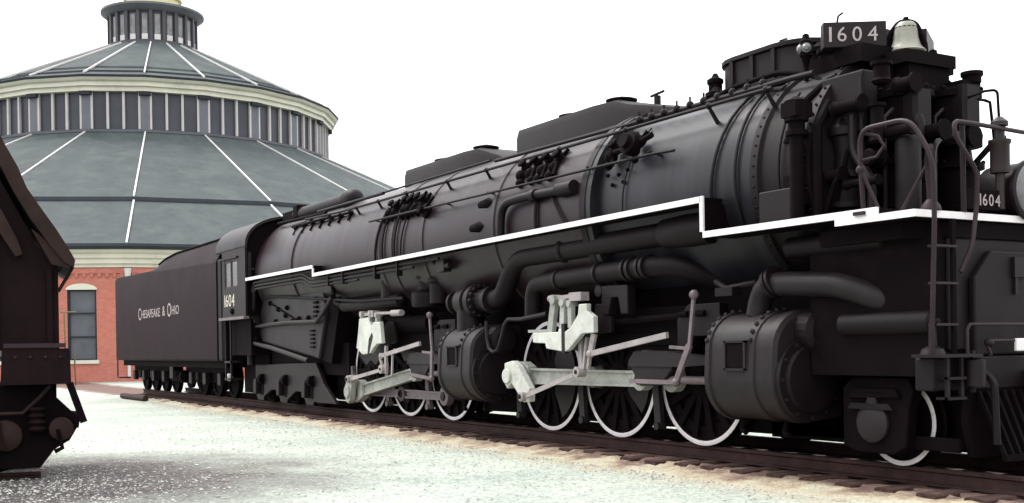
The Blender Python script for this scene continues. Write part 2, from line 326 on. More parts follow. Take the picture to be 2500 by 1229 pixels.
def pebbles():
    rng = np.random.default_rng(3); n = 16000
    # strewn over the yard in front of the camera, thicker beside the track and round the siding
    a = np.stack([rng.uniform(-14, 5, n), rng.uniform(-9.5, -1.3, n)], 1)
    k = n // 2; a[:k, 1] = -1.35 - np.abs(rng.normal(0, 0.45, k)); a[:k, 0] = rng.uniform(-26, 5, k)
    q = n // 6; a[k:k + q] = np.stack([rng.normal(-2.6, 1.7, q), rng.normal(-8.2, 0.9, q)], 1)
    s = 0.006 + 0.018 * rng.random(n) ** 2.5
    base = np.array([(1, 0, 0), (0, 1, 0), (-1, 0, 0), (0, -1, 0), (0, 0, .7), (0, 0, -.4)], float)
    ph = rng.uniform(0, 6.28, n); c, si = np.cos(ph), np.sin(ph)
    sc3 = rng.uniform(.6, 1.4, (n, 1, 3)); v = base[None] * sc3 * s[:, None, None]
    x = v[..., 0] * c[:, None] - v[..., 1] * si[:, None] + a[:, 0:1]; y = v[..., 0] * si[:, None] + v[..., 1] * c[:, None] + a[:, 1:2]
    z = v[..., 2] + GZ + s[:, None] * .25
    vs = np.stack([x, y, z], -1).reshape(-1, 3)
    f = np.array([(0, 1, 4), (1, 2, 4), (2, 3, 4), (3, 0, 4)])
    fs = (f[None] + (np.arange(n) * 6)[:, None, None]).reshape(-1, 3)
    me = bpy.data.meshes.new('loose_gravel'); me.from_pydata(vs.tolist(), [], fs.tolist()); me.update(); me.materials.append(PEBBLE)
    o = bpy.data.objects.new('loose_gravel', me); COL.objects.link(o); o['kind'] = 'stuff'
    tag(o, 'loose grey and tan gravel stones scattered over the yard beside the track', 'gravel')
pebbles()

# ------------------------------------------------------------------ roundhouse
RC = Vector((-87.93, 13.116, GZ))
rh = thing('roundhouse', 'huge round brick roundhouse with grey slate roof, clerestory windows and cupola', 'roundhouse', RC)
NB = 22; STEP = 2 * math.pi / NB; TH0 = R(-13.97 - 1.8367)
def rp(r, k, z): a = TH0 + k * STEP; return Vector((RC.x + r * math.cos(a), RC.y + r * math.sin(a), z))
def ring(mb, prof, closed=False):
    secs = [[rp(r, k, z) for r, z in prof] for k in range(NB)]; n = len(prof); vs = [p for s in secs for p in s]; fs = []
    for k in range(NB):
        for j in range(n if closed else n - 1):
            a, b = k * n + j, k * n + (j + 1) % n; c, d = ((k + 1) % NB) * n + (j + 1) % n, ((k + 1) % NB) * n + j
            fs.append((a, d, c, b))
    return mb.add(vs, fs)
def baypt(k, r, s, z, out=0.0):
    """point on the flat bay between vertices k and k+1; s in metres from its middle"""
    a, b = rp(r, k, z), rp(r, k + 1, z); m = (a + b) / 2; e = (b - a).normalized(); n = Vector((e.y, -e.x, 0))
    return m + e * s + n * out
def baybox(mb, k, r, s0, s1, z0, z1, o0, o1):
    q = [baypt(k, r, s, z0, o) for s, o in ((s0, o0), (s1, o0), (s1, o1), (s0, o1))]
    return mb.prism(q, (0, 0, z1 - z0))
RW = 35.0; HW = RW * math.sin(STEP / 2)
WINS = (-HW / 2, HW / 2); WW = 0.78; WZ0, WZ1 = 0.95, 4.85
wall = MB()
for k in range(NB):
    vis = k in (0, 1, 2, 3, 4, 5) or k >= NB - 5
    cols = [-HW, HW] if not vis else [-HW, WINS[0] - WW, WINS[0] + WW, WINS[1] - WW, WINS[1] + WW, HW]
    for i in range(len(cols) - 1):
        if i % 2 == 0: baybox(wall, k, RW, cols[i], cols[i + 1], GZ - .3, 6.3, -.4, 0)
        else:
            baybox(wall, k, RW, cols[i], cols[i + 1], GZ - .3, WZ0, -.4, 0); baybox(wall, k, RW, cols[i], cols[i + 1], WZ1, 6.3, -.4, 0)
    if vis:                                       # corbelled brick courses and dentils under the cornice
        baybox(wall, k, RW, -HW, HW, 5.72, 6.0, 0.002, .07)
        for q in range(24): s = -HW + .3 + q * (2 * HW - .6) / 23; baybox(wall, k, RW, s - .09, s + .09, 5.5, 5.718, 0.002, .07)
wall.build('brick_wall', BRICK, rh, smooth=False)
for k in range(-5, 6):
    for s in WINS:
        f = MB(); baybox(f, k, RW, s - WW, s - WW + .1, WZ0, WZ1, -.2, -.08); baybox(f, k, RW, s + WW - .1, s + WW, WZ0, WZ1, -.2, -.08)
        for z in (WZ0, 2.2, 3.5, WZ1 - .1): baybox(f, k, RW, s - WW + .1, s + WW - .1, z, z + .07, -.2, -.1)
        fo = f.build('window', ROOFDARK, rh, smooth=False)
        p = MB(); baybox(p, k, RW, s - WW + .05, s + WW - .05, WZ0, WZ1, -.26, -.21); p.build('pane', GLASS, fo, smooth=False)
        si = MB(); baybox(si, k, RW, s - WW - .12, s + WW + .12, WZ0 - .2, WZ0, -.1, .1); si.build('sill', CREAM, fo, smooth=False)
        arch = [baypt(k, RW, s + WW * 1.08 * math.sin(a), WZ1 - .02 + .34 * math.cos(a) ** 1.0 - .0, .004) for a in [R(-90 + 15 * i) for i in range(13)]]
        e0 = baypt(k, RW, 0, 0, .06) - baypt(k, RW, 0, 0, .004)
        MB().prism(arch, e0).build('lintel', CREAM, fo, smooth=False)
ring(MB(), [(RW - .3, 6.05), (RW + .12, 6.05), (RW + .12, 6.22), (RW + .28, 6.25), (RW + .28, 6.5), (RW + .42, 6.55), (RW + .42, 6.74), (RW + .62, 6.86), (RW + .66, 7.0), (RW - .3, 7.0)]).build('cornice', CREAM, rh, ang=12)
ring(MB(), [(RW - .2, 7.004), (RW + .84, 7.004), (RW + .9, 7.16), (RW + .84, 7.3), (RW + .6, 7.31)]).build('gutter', ROOFDARK, rh, ang=12)
SL = 0.478
def zr(r): return 17.16 - (r - 14.8) * (17.16 - 7.22) / (35.7 - 14.8)
ring(MB(), [(35.72, 7.32), (29.0, zr(29.0) + .05), (28.9, zr(28.9) + .30), (14.6, 17.30)]).build('lower_roof', SLATE, rh, ang=10)
ring(MB(), [(29.02, zr(29.0) + .055), (29.0, zr(29) + .15), (28.92, zr(28.9) + .29)]).build('roof_seam', ROOFDARK, rh, ang=10)
for k in range(-7, 8):
    MB().bar(rp(14.75, k, 17.25), rp(28.9, k, zr(28.9) + .31), .10, .12).bar(rp(28.96, k, zr(28.96) + .08), rp(35.75, k, 7.34), .10, .12).build('roof_ridge', RIDGE, rh, smooth=False)
    MB().tube([rp(RW + .16, k, 5.98), rp(RW + .16, k, 5.5), rp(RW + .1, k, 5.2), rp(RW + .1, k, 0)], [.2, .16, .09, .09], 8).build('downspout', RIDGE, rh)
R1 = 14.6
HB = R1 * math.sin(STEP / 2)
ring(MB(), [(R1 - .45, 17.0), (R1 - .45, 20.6)]).build('clerestory_drum', GREYWIN, rh, ang=10)
ring(MB(), [(R1 - .45, 17.25), (R1 + .2, 17.25), (R1 + .24, 17.42), (R1 - .45, 17.55)]).build('clerestory_sill', POSTM, rh, ang=10)
for k in range(-7, 8):
    po = MB(); b = [rp(R1 + .16, k, 17.42)]
    a0 = TH0 + k * STEP; rad = Vector((math.cos(a0), math.sin(a0), 0)); tg = Vector((-rad.y, rad.x, 0)); c0 = Vector((RC.x, RC.y, 0))
    po.prism([c0 + rad * r + tg * t + Vector((0, 0, 17.4)) for r, t in ((R1 - .4, -.33), (R1 - .06, -.33), (R1 - .06, .33), (R1 - .4, .33))], (0, 0, 2.8))
    po2 = MB(); po2.prism([c0 + rad * r + tg * t + Vector((0, 0, 19.92)) for r, t in ((R1 - .4, -.46), (R1 + .2, -.42), (R1 + .26, 0), (R1 + .2, .42), (R1 - .4, .46))], (0, 0, .276))
    po = po.build('pillar', POSTM, rh, smooth=False); po2.build('pillar_cap', ROOFDARK, po, smooth=False); continue
    po.build('pillar', POSTM, rh, smooth=False)
for k in range(-7, 7):
    m_ = MB(); hw = HB - .40
    for s in (-hw, -hw / 3, hw / 3, hw): baybox(m_, k, R1, s - .085, s + .085, 17.5, 20.2, -.22, -.02)
    mo = m_.build('clerestory_window', MULL, rh, smooth=False)
    p = MB(); baybox(p, k, R1, -hw, hw, 17.5, 20.2, -.30, -.24); p.build('pane', GREYWIN, mo, smooth=False)
ring(MB(), [(R1 - .4, 20.2), (R1 + .22, 20.2), (R1 + .22, 20.5), (R1 + .42, 20.54), (R1 + .42, 20.82), (R1 + .62, 20.9), (R1 + .78, 21.08), (R1 + .5, 21.1)]).build('upper_cornice', CREAM, rh, ang=10)
ring(MB(), [(15.38, 21.10), (15.4, 21.24), (14.1, 21.72), (14.05, 21.86), (12.6, 22.36), (12.55, 22.52), (3.5, 26.80)]).build('upper_roof', SLATE, rh, ang=10)
ring(MB(), [(14.12, 21.725), (14.08, 21.865)]).build('roof_seam', ROOFDARK, rh, ang=10)
ring(MB(), [(15.42, 21.11), (15.44, 21.25)]).build('roof_seam', ROOFDARK, rh, ang=10)
for k in range(-7, 8): MB().bar(rp(4.3, k, 26.47), rp(14.9, k, 21.50), .09, .12).build('roof_ridge', RIDGE, rh, smooth=False)
CZ0, CZ1 = 26.5, 29.75
cu = MB(); cu.lathe((RC.x, RC.y, 0), (0, 0, 1), [(CZ0, 3.72), (CZ0 + .35, 3.72), (CZ0 + .4, 3.42), (CZ1, 3.42)], 44); cu.build('cupola', CUPM, rh)
for k in range(22):
    a0 = TH0 + (k + .5) * STEP; rad = Vector((math.cos(a0), math.sin(a0), 0)); tg = Vector((-rad.y, rad.x, 0)); c0 = Vector((RC.x, RC.y, 0))
    q = MB(); q.prism([c0 + rad * r + tg * t + Vector((0, 0, CZ0 + .4)) for r, t in ((3.3, -.3), (3.47, -.3), (3.47, .3), (3.3, .3))], (0, 0, 2.2))
    wo = q.build('cupola_window', CUPM, rh, smooth=False)
    q = MB(); q.prism([c0 + rad * r + tg * t + Vector((0, 0, CZ0 + .42)) for r, t in ((3.475, -.24), (3.5, -.24), (3.5, .24), (3.475, .24))], (0, 0, .45)); q.build('sill_panel', RIDGE, wo, smooth=False)
    q = MB(); q.prism([c0 + rad * r + tg * t + Vector((0, 0, CZ0 + .9)) for r, t in ((3.475, -.2), (3.49, -.2), (3.49, .2), (3.475, .2))], (0, 0, 1.6)); q.build('pane', CUPL, wo, smooth=False)
    a1 = TH0 + k * STEP; rad = Vector((math.cos(a1), math.sin(a1), 0)); tg = Vector((-rad.y, rad.x, 0))
    q = MB(); q.prism([c0 + rad * r + tg * t + Vector((0, 0, CZ0 + .36)) for r, t in ((3.3, -.13), (3.66, -.13), (3.66, .13), (3.3, .13))], (0, 0, 2.9)); q.build('cupola_pilaster', CUPM, rh, smooth=False)
MB().lathe((RC.x, RC.y, 0), (0, 0, 1), [(29.25, 3.45), (29.3, 3.75), (29.5, 3.95), (29.65, 4.18), (29.82, 4.20), (29.86, 4.1), (30.05, 2.3)], 44).build('cupola_rim', POSTM, rh)
MB().lathe((RC.x, RC.y, 0), (0, 0, 1), [(29.9, 2.15), (30.9, 2.15), (31.0, 2.4), (31.2, 2.4), (32.6, .9), (34.5, .1)], 32).build('cupola_cap', mat('yellow_cap_paint', (0.70, 0.64, 0.36), 0.6, 0.1, 1.0), rh)

# ------------------------------------------------------------------ main track
RAILP = [(-.037, 0), (.037, 0), (.037, -.035), (.012, -.05), (.012, -.14), (.07, -.155), (.07, -.17), (-.07, -.17), (-.07, -.155), (-.012, -.14), (-.012, -.05), (-.037, -.035)]
for y, lab in ((-.755, 'rusty steel rail nearest the gravel yard, under the locomotive wheels'), (.755, 'rusty steel rail on the far side of the track, beneath the locomotive')):
    m_ = MB(); m_.yz([(y + a, b) for a, b in RAILP], -31.5, 14)
    tag(m_.build('rail', RUST, loc=(-10, y, -.17), smooth=False), lab, 'rail')
tie0 = None
x = -30.9; i = 0
TIEG = 'wooden ties under the locomotive track'
while x < 12:
    if tie0 is None:
        m_ = MB(); n = 8
        secs = []
        for q in range(n + 1):
            yy = -1.36 + 2.72 * q / n; j = lambda: random.uniform(-.007, .007)
            secs.append([(x - .11 + j(), yy, -.33 + j()), (x + .11 + j(), yy, -.33 + j()), (x + .115 + j(), yy, -.19 + j()), (x + .10 + j(), yy, -.172), (x - .10 + j(), yy, -.172), (x - .115 + j(), yy, -.19 + j())])
        m_.loft(secs); tie0 = m_.build('railroad_tie', TIEM, loc=(x, 0, -.25), smooth=False)
        tag(tie0, 'weathered brown wooden tie under the long black locomotive and its tender', 'railroad tie', TIEG)
    else:
        o = tie0.copy(); COL.objects.link(o); o.location = (x, random.uniform(-.10, .10), -.25 + random.uniform(-.008, .0)); o.rotation_euler = (0, 0, random.uniform(-.03, .03) + (math.pi if i % 2 else 0))
    i += 1; x += .535
m_ = MB(); m_.tube([(-29.8, -1.86, -.17), (-26.6, -1.80, -.17)], .10, 8)
tag(m_.build('timber', RUST, loc=(-28, -1.85, -.25)), 'dark timber lying along the track edge at the tender rear', 'timber')

# ------------------------------------------------------------------ dark rail car on the left
CA = R(149.65 + 22.6)                                 # heading of the car's cross direction
Dx = Vector((math.cos(CA), math.sin(CA), 0)); Lx = Vector((Dx.y, -Dx.x, 0))
O0 = Vector((CAM.x, CAM.y, 0)) + Vector((math.cos(R(149.65 + 20.7)), math.sin(R(149.65 + 20.8)), 0)) * 15.4 - Lx * .90
def C(l, d, z): return O0 + Lx * l + Dx * d + Vector((0, 0, 1.29 + (z - 1.29) * 1.069))
car = thing('rail_car', 'dark red-brown wooden railcar with steeply sloping roof end at left', 'railcar', C(-4, 1.4, -.02))
def slab(pts, d0, d1, name, m_, smooth=False, parent=None):
    mb = MB(); mb.prism([C(l, d0, z) for l, z in pts], Dx * (d1 - d0)); return mb.build(name, m_, parent or car, smooth=smooth)
slab([(-9, 1.35), (.735, 1.35), (.735, 2.32), (.50, 2.56), (-.30, 4.0), (-9, 4.0)], .12, 2.5, 'body', CARM)
slab([(-9, 4.02), (-.26, 4.02), (.06, 3.87), (.16, 3.67), (.29, 3.44), (.39, 3.2), (.57, 2.94), (.72, 2.73), (.84, 2.54), (.93, 2.38), (.915, 2.30), (.80, 2.36), (.62, 2.58), (.42, 2.86), (.24, 3.16), (.08, 3.48), (-.06, 3.68), (-.3, 3.80), (-9, 3.80)], -.12, 2.8, 'roof', CARROOF)
slab([(.43, 2.74), (.56, 2.64), (.80, 2.40), (.885, 2.305), (.66, 2.33)], -.08, .10, 'bargeboard', CARROOF)
slab([(-.05, 3.1), (.1, 2.95), (.27, 2.62), (.33, 2.45), (.25, 2.42), (.06, 2.72), (-.08, 2.95)], -.0, .10, 'end_brace', CARROOF)
MB().bar(C(.73, .0, 2.02), C(.90, .0, 2.30), .03, .04).build('eave_brace', CARM, car, smooth=False)
for q in range(12): MB().prism([C(-.62 * q + .60, .07, 1.42), C(-.62 * q + .66, .07, 1.42), C(-.62 * q + .66, .07, 2.3 if q == 0 else 3.0), C(-.62 * q + .60, .07, 2.3 if q == 0 else 3.0)], Dx * .047).build('post', CARM, car, smooth=False)
slab([(.08, 1.36), (.83, 1.36), (.85, 1.33), (.86, .95), (.06, .95)], -.16, 2.7, 'buffer_beam', CARM)
slab([(.1, 1.37), (.80, 1.37), (.80, 1.42), (.1, 1.42)], -.18, -.06, 'step_board', PIPEM)
slab([(-9, .50), (.70, .50), (.70, .949), (-9, .949)], .42, 2.4, 'underframe', DARK)
MB().bar(C(.84, -.1, .96), C(1.0, -.1, .50), .10, .085).build('step_hanger', DARK, car, smooth=False)
gr = MB(); gr.tube([C(.745, -.1, 1.78), C(.93, -.1, 1.78)], .009, 6); gr.tube([C(.79, -.1, 1.78), C(.80, -.1, 1.36)], .010, 6); gr.tube([C(.905, -.05, 1.30), C(.915, -.05, .93)], .010, 6)
gr.build('grab_rail', mat('yellow_rail_paint', (0.20, 0.16, 0.075), 0.6, 0.3, 4), car)
slab([(-9, .945), (.60, .945), (.70, .78), (.93, .56), (.95, .46), (.84, .28), (.66, .18), (.50, -.02), (-9, -.02)], .15, .32, 'truck_frame', DARK)
for l in (-.05, -1.35):
    m_ = MB(); m_.lathe(C(l, .32, .33), Dx, [(0, .10), (.01, .40), (.03, .42), (.13, .42), (.14, .45), (.17, .45)], 28); m_.build('wheel', DARK, car)
    m_ = MB(); m_.prism([C(l - .14, .02, .2), C(l + .14, .02, .2), C(l + .1, .02, .52), C(l - .1, .02, .52)], Dx * .13); m_.build('axle_box', CARM, car, smooth=False)
for l in (.10, -.62, -1.35):
    m_ = MB(); m_.lathe(C(l, .15, .36), -Dx, [(0, .20), (.05, .19), (.08, .13), (.10, .04)], 16); m_.build('journal_cover', CARROOF, car)
    m_ = MB(); m_.lathe(C(l + .36, .10, .40), (0, 0, 1), [(0, .09), (.03, .11), (.07, .07), (.11, .11), (.15, .07), (.19, .11), (.23, .07), (.27, .11), (.30, .09)], 12); m_.build('coil_spring', CARM, car)
m_ = MB(); m_.lathe(C(.74, .12, .42), -Dx, [(0, .15), (.06, .14), (.08, .05)], 14); m_.build('brake_cylinder', CARROOF, car)
MB().tube([C(-2, .05, .62), C(.3, .05, .62), C(.5, .05, .80), C(.62, .05, .93)], .025, 6).build('brake_rod', CARROOF, car)
for q in range(5): MB().ball(C(.74 - q * .17, -.165, 1.26), .022, 6).build('bolt_head', CARROOF, car)
MB().cyl(C(.55, .5, .55), C(.97, .5, .50), .11, 12).build('coupler', DARK, car)
MB().tube([C(.7, .05, .42), C(.75, .05, .2), C(.66, .05, .16)], .03, 6).build('air_hose', DARK, car)
for d, lab in ((.40, 'near rail of the siding under the dark railcar'), (1.84, 'far rail of the siding under the dark railcar')):
    mb = MB(); mb.prism([C(-10, d + a, b - .09) for a, b in RAILP], Lx * 10.5); tag(mb.build('rail', RUST, loc=C(-4, d, -.26), smooth=False), lab, 'rail')
st = None
for q in range(10):
    if st is None:
        mb = MB(); mb.prism([C(.3, -.3, -.26), C(.3, 2.5, -.26), C(.09, 2.5, -.26), C(.09, -.3, -.26)], (0, 0, -.1)); st = mb.build('railroad_tie', TIEM, loc=C(.2, 1.1, -.3), smooth=False)
        tag(st, 'dark wooden tie of the siding under the red-brown railcar', 'railroad tie', 'ties of the siding under the railcar')
    else:
        o = st.copy(); COL.objects.link(o); o.location = C(.2 - .62 * q, 1.1, -.3)
#==PART3==
# ------------------------------------------------------------------ locomotive
loco = thing('steam_locomotive', 'enormous black articulated steam locomotive numbered 1604 with white running board edges', 'locomotive', (-6.5, 0, 0))
ZC = 3.2
def by(z, r=1.42): return -math.sqrt(max(0.01, r * r - (z - ZC) ** 2))      # boiler side (camera side) at height z
# --- boiler barrel in its courses
MB().lathe((0, 0, ZC), (1, 0, 0), [(-16.3, 1.44), (-13.72, 1.45), (-13.7, 1.47), (-13.62, 1.47), (-13.6, 1.44), (-12.2, 1.43), (-8.9, 1.42), (-8.86, 1.44), (-8.76, 1.44), (-8.72, 1.42), (-8.3, 1.42), (-8.28, 1.44), (-8.2, 1.44), (-8.18, 1.42), (-7.0, 1.42), (-6.98, 1.44), (-6.9, 1.44), (-6.88, 1.42),
    (-4.46, 1.42), (-4.44, 1.44), (-4.34, 1.44), (-4.32, 1.42), (-1.86, 1.42)], 64).build('boiler', JACKET, loco, ang=25)
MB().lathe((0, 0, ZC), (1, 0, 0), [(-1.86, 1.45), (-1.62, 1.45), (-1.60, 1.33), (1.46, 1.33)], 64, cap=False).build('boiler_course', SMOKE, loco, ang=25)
MB().lathe((0, 0, ZC), (1, 0, 0), [(-1.88, 1.46), (-1.74, 1.46)], 64).build('boiler_band', BLACK, loco, ang=25)
rv = MB()
for x in (1.54, 2.35):
    for q in range(40):
        a = R(100 + q * 5.0); rv.ball((x, math.cos(a) * 1.36, ZC + math.sin(a) * 1.36), .016, 6)
rv.lathe((0, 0, ZC), (1, 0, 0), [(1.46, 1.33), (1.48, 1.36), (1.60, 1.36), (1.62, 1.32), (2.28, 1.32), (2.30, 1.35), (2.40, 1.35), (2.42, 1.15), (2.52, .95), (2.6, .5), (2.62, .05)], 64).build('smokebox', BLACK, loco, ang=25)
# jacket bands and pipes that lie round the boiler
def around(mb, x, z0, z1, r, off, n=14, x1=None):
    pts = []
    a0 = math.acos(max(-1, min(1, (z0 - ZC) / (r + off)))); a1 = math.acos(max(-1, min(1, (z1 - ZC) / (r + off))))
    for i in range(n + 1):
        a = a0 + (a1 - a0) * i / n; xx = x + ((x1 if x1 is not None else x) - x) * i / n
        pts.append((xx, -math.sin(a) * (r + off), ZC + math.cos(a) * (r + off)))
    return pts
for x, z0, z1, rr, x1 in ((-8.55, 4.1, 2.95, .022, -8.6), (-8.0, 4.2, 2.95, .022, -8.05), (-8.75, 4.0, 2.95, .026, -8.95), (-7.6, 4.0, 2.95, .018, -7.8), (-3.05, 3.45, 2.95, .026, -3.05), (-2.6, 3.45, 2.95, .02, -2.2), (.95, 4.3, 2.62, .022, .75), (1.2, 4.25, 2.62, .02, 1.25), (1.95, 4.1, 3.0, .016, 1.95), (-.9, 4.2, 3.0, .012, -1.0)):
    MB().tube(around(None, x, z0, z1, 1.42 if x < -1.7 else 1.33, .03, x1=x1), rr, 8).build('boiler_pipe', BLACK, loco)
# --- sand boxes along the top
def sandbox(x0, xp, x1, ztop, wy, name):
    secs = []
    for x, z, wd in ((x0, ztop - .03, wy - .03), (x0 + .08, ztop, wy), (xp - .5, ztop, wy), (xp, ztop - .02, wy * .98), (xp + .35, ztop - .13, wy * .9), (x1 - .45, ztop - .26, wy * .76), (x1, ztop - .36, wy * .5)):
        zb = 4.3; c = .13
        secs.append([(x, -wd, zb), (x, -wd, z - c), (x, -wd + .03, z - .03), (x, -wd + c, z), (x, wd - c, z), (x, wd - .03, z - .03), (x, wd, z - c), (x, wd, zb)])
    o = MB().loft(secs).build(name, BLACK, loco, ang=30)
    for xx in (x0 + 1.3, xp - .15):
        MB().lathe((xx, -.25, ztop - .01), (0, 0, 1), [(-.02, .20), (.015, .24), (.03, .24), (.045, .18), (.05, .05), (.075, .05), (.08, .02)], 16).build('lid', BLACK, o)
    return o
sandbox(-9.5, -6.5, -5.35, 4.88, .56, 'sand_box')
s2 = sandbox(-5.1, -2.35, -.95, 4.93, .56, 'sand_box')
MB().tube([(-1.7, -.2, 4.6), (-1.7, -.2, 4.86)], .05, 8).tube([(-1.85, -.2, 4.88), (-1.55, -.2, 4.90)], .02, 6).build('whistle', BLACK, loco)
MB().lathe((-5.28, -.1, 4.3), (0, 0, 1), [(0, .22), (.42, .22), (.5, .18), (.54, .05)], 18).build('steam_turret', BLACK, loco)
# --- smoke stack casing
def oval(x0, x1, hw, z, n=10):
    r = hw; p = []
    for i in range(n + 1): a = R(90 + 180 * i / n); p.append((x0 + r + r * math.cos(a), hw * math.sin(a), z))
    for i in range(n + 1): a = R(-90 + 180 * i / n); p.append((x1 - r + r * math.cos(a), hw * math.sin(a), z))
    return p
stk = MB().loft([oval(-.22, 1.72, .50, 4.3), oval(-.22, 1.5, .50, 4.86), oval(-.26, 1.54, .54, 4.88), oval(-.26, 1.54, .54, 4.93), oval(-.16, 1.44, .45, 4.96), oval(-.16, 1.44, .43, 4.8)]).build('smokestack', BLACK, loco, ang=30)
for x in (.25, .62, 1.0): MB().box(x - .03, x + .03, -.53, -.48, 4.45, 4.9).build('stack_strap', BLACK, stk, smooth=False)
MB().tube([(.86, -.3, 4.94), (.9, -.3, 5.02), (1.0, -.3, 5.02), (1.04, -.3, 4.94)], .015, 6).build('lifting_ring', BLACK, stk)
for i in range(5): MB().tube([(-.34, -.42 + .03 * i, 4.42 + i * .09), (-.22, -.40, 4.42 + i * .09)], .035, 8).build('feed_valve', BLACK, stk)
MB().loft([oval(1.62, 2.5, .40, 4.3), oval(1.62, 2.45, .40, 4.7), oval(1.62, 2.3, .36, 4.86), oval(1.62, 2.1, .28, 4.95)]).build('stack_skirt', DARK, loco, ang=30)
# --- number boards, bell, marker lamps on top of the smokebox front
def numboard(p, q, z0, z1, txt):
    p = Vector(p); q = Vector(q); d = (q - p).normalized(); n = Vector((d.y, -d.x, 0))
    b = MB(); b.prism([p, q, q - n * .16, p - n * .16], (0, 0, z1 - z0)); bo = b.build('number_board', PURP, loco, smooth=False, bevel=.008)
    if txt:
        t = MB(); w0 = text_mesh(t, '1', (0, 0, 0), d, (0, 0, 1), .19)
        t = MB(); L = (q - p).length; x = .06
        for ch, wd in (('1', 1.2), ('6', 1.0), ('0', 1.0), ('4', 1.0)):
            wdt = text_mesh(t, ch, p + d * x + n * .004 + Vector((0, 0, .06)), d, (0, 0, 1), (z1 - z0) * .58, wd); x += wdt + .064
        t.build('numerals', LETTER, bo, smooth=False)
    return bo
numboard((2.23, -.93, 4.55), (2.61, -.36, 4.55), 4.55, 4.83, True)
numboard((2.61, .29, 4.55), (2.25, .85, 4.55), 4.55, 4.83, False)
MB().box(2.2, 2.6, -.75, .75, 4.35, 4.55).tube([(2.25, -.75, 4.8), (2.25, -.72, 4.92), (2.3, -.7, 4.95)], .012, 6).build('board_bracket', DARK, loco, smooth=False)
BX, BY = 2.62, -.06
MB().lathe((BX, BY, 4.495), (0, 0, 1), [(0, .205), (.018, .215), (.03, .205), (.05, .18), (.09, .155), (.16, .135), (.26, .125), (.31, .115), (.345, .085), (.355, .02)], 32).build('bell', BELLM, loco)
yk = MB(); yk.pipe([(BX - .2, BY - .12, 4.3), (BX - .17, BY - .10, 4.70), (BX - .06, BY - .05, 4.84), (BX, BY, 4.855), (BX + .08, BY + .06, 4.82), (BX + .14, BY + .14, 4.6), (BX + .14, BY + .14, 4.3)], .035, 8)
yk.lathe((BX, BY, 4.775), (0, 0, 1), [(0, .125), (.04, .105), (.07, .06), (.09, .05), (.095, .03), (.125, .03), (.13, .01)], 14).build('bell_yoke', DARK, loco)
MB().box(2.2, 2.95, -.45, .35, 4.30, 4.44).box(2.3, 2.9, -.35, .3, 4.0, 4.30).build('bell_stand', DARK, loco, smooth=False)
def lamp(x, y, z, s=1.0):
    b = MB(); b.lathe((x, y, z - .12 * s), (0, 0, 1), [(-.1, .03), (0, .06 * s), (.02, .085 * s), (.22 * s, .085 * s), (.26 * s, .05 * s), (.31 * s, .045 * s), (.33 * s, .01)], 16)
    o = b.build('marker_lamp', DARK, loco)
    for dx, dy in ((-.42, -.9), (.75, -.66)):
        d = Vector((dx, dy, 0)).normalized(); c = Vector((x, y, z)) + d * .06 * s
        MB().lathe(c, d, [(0, .06 * s), (.03, .065 * s), (.032, .052 * s), (.05, .035 * s), (.055, .005)], 14).build('lens', LENS, o)
lamp(1.78, -.75, 4.66, .85); lamp(2.62, .38, 4.40, .95)
MB().box(1.6, 2.3, -.62, -.5, 4.25, 4.55).tube([(1.78, -.75, 4.3), (1.78, -.75, 4.5)], .03, 6).build('lamp_bracket', DARK, loco)

# --- air pumps with shields on the smokebox front
def pump(y, zt, shield):
    b = MB(); x = 2.9
    b.lathe((x, y, 2.62), (0, 0, 1), [(0, .20), (.08, .31), (.10, .33), (.14, .33), (.15, .27), (.55, .27), (.56, .32), (.62, .32), (.63, .17), (.80, .17), (.81, .30), (.86, .30), (.87, .25), (zt - 2.62 - .16, .25), (zt - 2.62 - .15, .30), (zt - 2.62 - .08, .30), (zt - 2.62 - .04, .18), (zt - 2.62, .16)], 24)
    for k in range(10):
        a = R(36 * k); b.ball((x + .285 * math.cos(a), y + .285 * math.sin(a), zt - .06), .028, 6); b.ball((x + .30 * math.cos(a), y + .30 * math.sin(a), 3.25), .025, 6)
    o = b.build('air_pump', DARK, loco)
    s = MB()
    pts = [(x - .28, y - .20), (x + .27, y - .20), (x + .31, y - .16), (x + .31, y + .04), (x + .29, y + .06), (x - .28, y + .06)]
    s.xy(pts, shield[0], shield[1]); s.build('heat_shield', BLACK, o, smooth=False)
    MB().tube([(x + .1, y - .30, zt - .3), (x + .1, y - .43, zt - .4), (x + .1, y - .43, 2.7)], .022, 8).build('drain_pipe', PURP, o)
    return o
pump(-.42, 4.05, (3.55, 3.95)); p2 = pump(.36, 4.12, (3.62, 4.07))
MB().box(2.75, 3.15, .2, .5, 4.08, 4.13).lathe((3.1, .42, 4.12), (0, 0, 1), [(0, .10), (.06, .10), (.08, .12), (.12, .12)], 14).lathe((2.85, .3, 4.12), (0, 0, 1), [(0, .06), (.05, .06), (.08, .03)], 10).build('pump_head', DARK, p2)
MB().tube([(3.2, .36, 3.92), (3.2, .50, 3.92), (3.22, .56, 3.90), (3.25, .58, 3.5)], .018, 6).build('pump_pipe', DARK, loco)
MB().box(2.25, 2.85, -1.0, -.78, 3.80, 4.18).build('heater_box', BLACK, loco, smooth=False, bevel=.02)
MB().lathe((2.55, -.92, 2.7), (0, 0, 1), [(0, .17), (.04, .22), (.10, .22), (.11, .17), (.35, .17), (.36, .23), (.42, .23), (.43, .15), (.62, .14), (.80, .17), (.82, .21), (.90, .21), (1.0, .12), (1.08, .12)], 22).tube([(2.85, -1.02, 4.1), (2.86, -1.04, 3.7), (2.9, -1.05, 2.8)], .022, 8).build('feed_pump', BLACK, loco)
MB().lathe((3.3, -.85, 2.6), (0, 0, 1), [(0, .13), (.75, .13), (.8, .10), (.82, .03)], 16).lathe((3.25, -.62, 3.3), (0, 0, 1), [(0, .06), (.3, .06), (.36, .04)], 10).build('strainer', BLACK, loco)
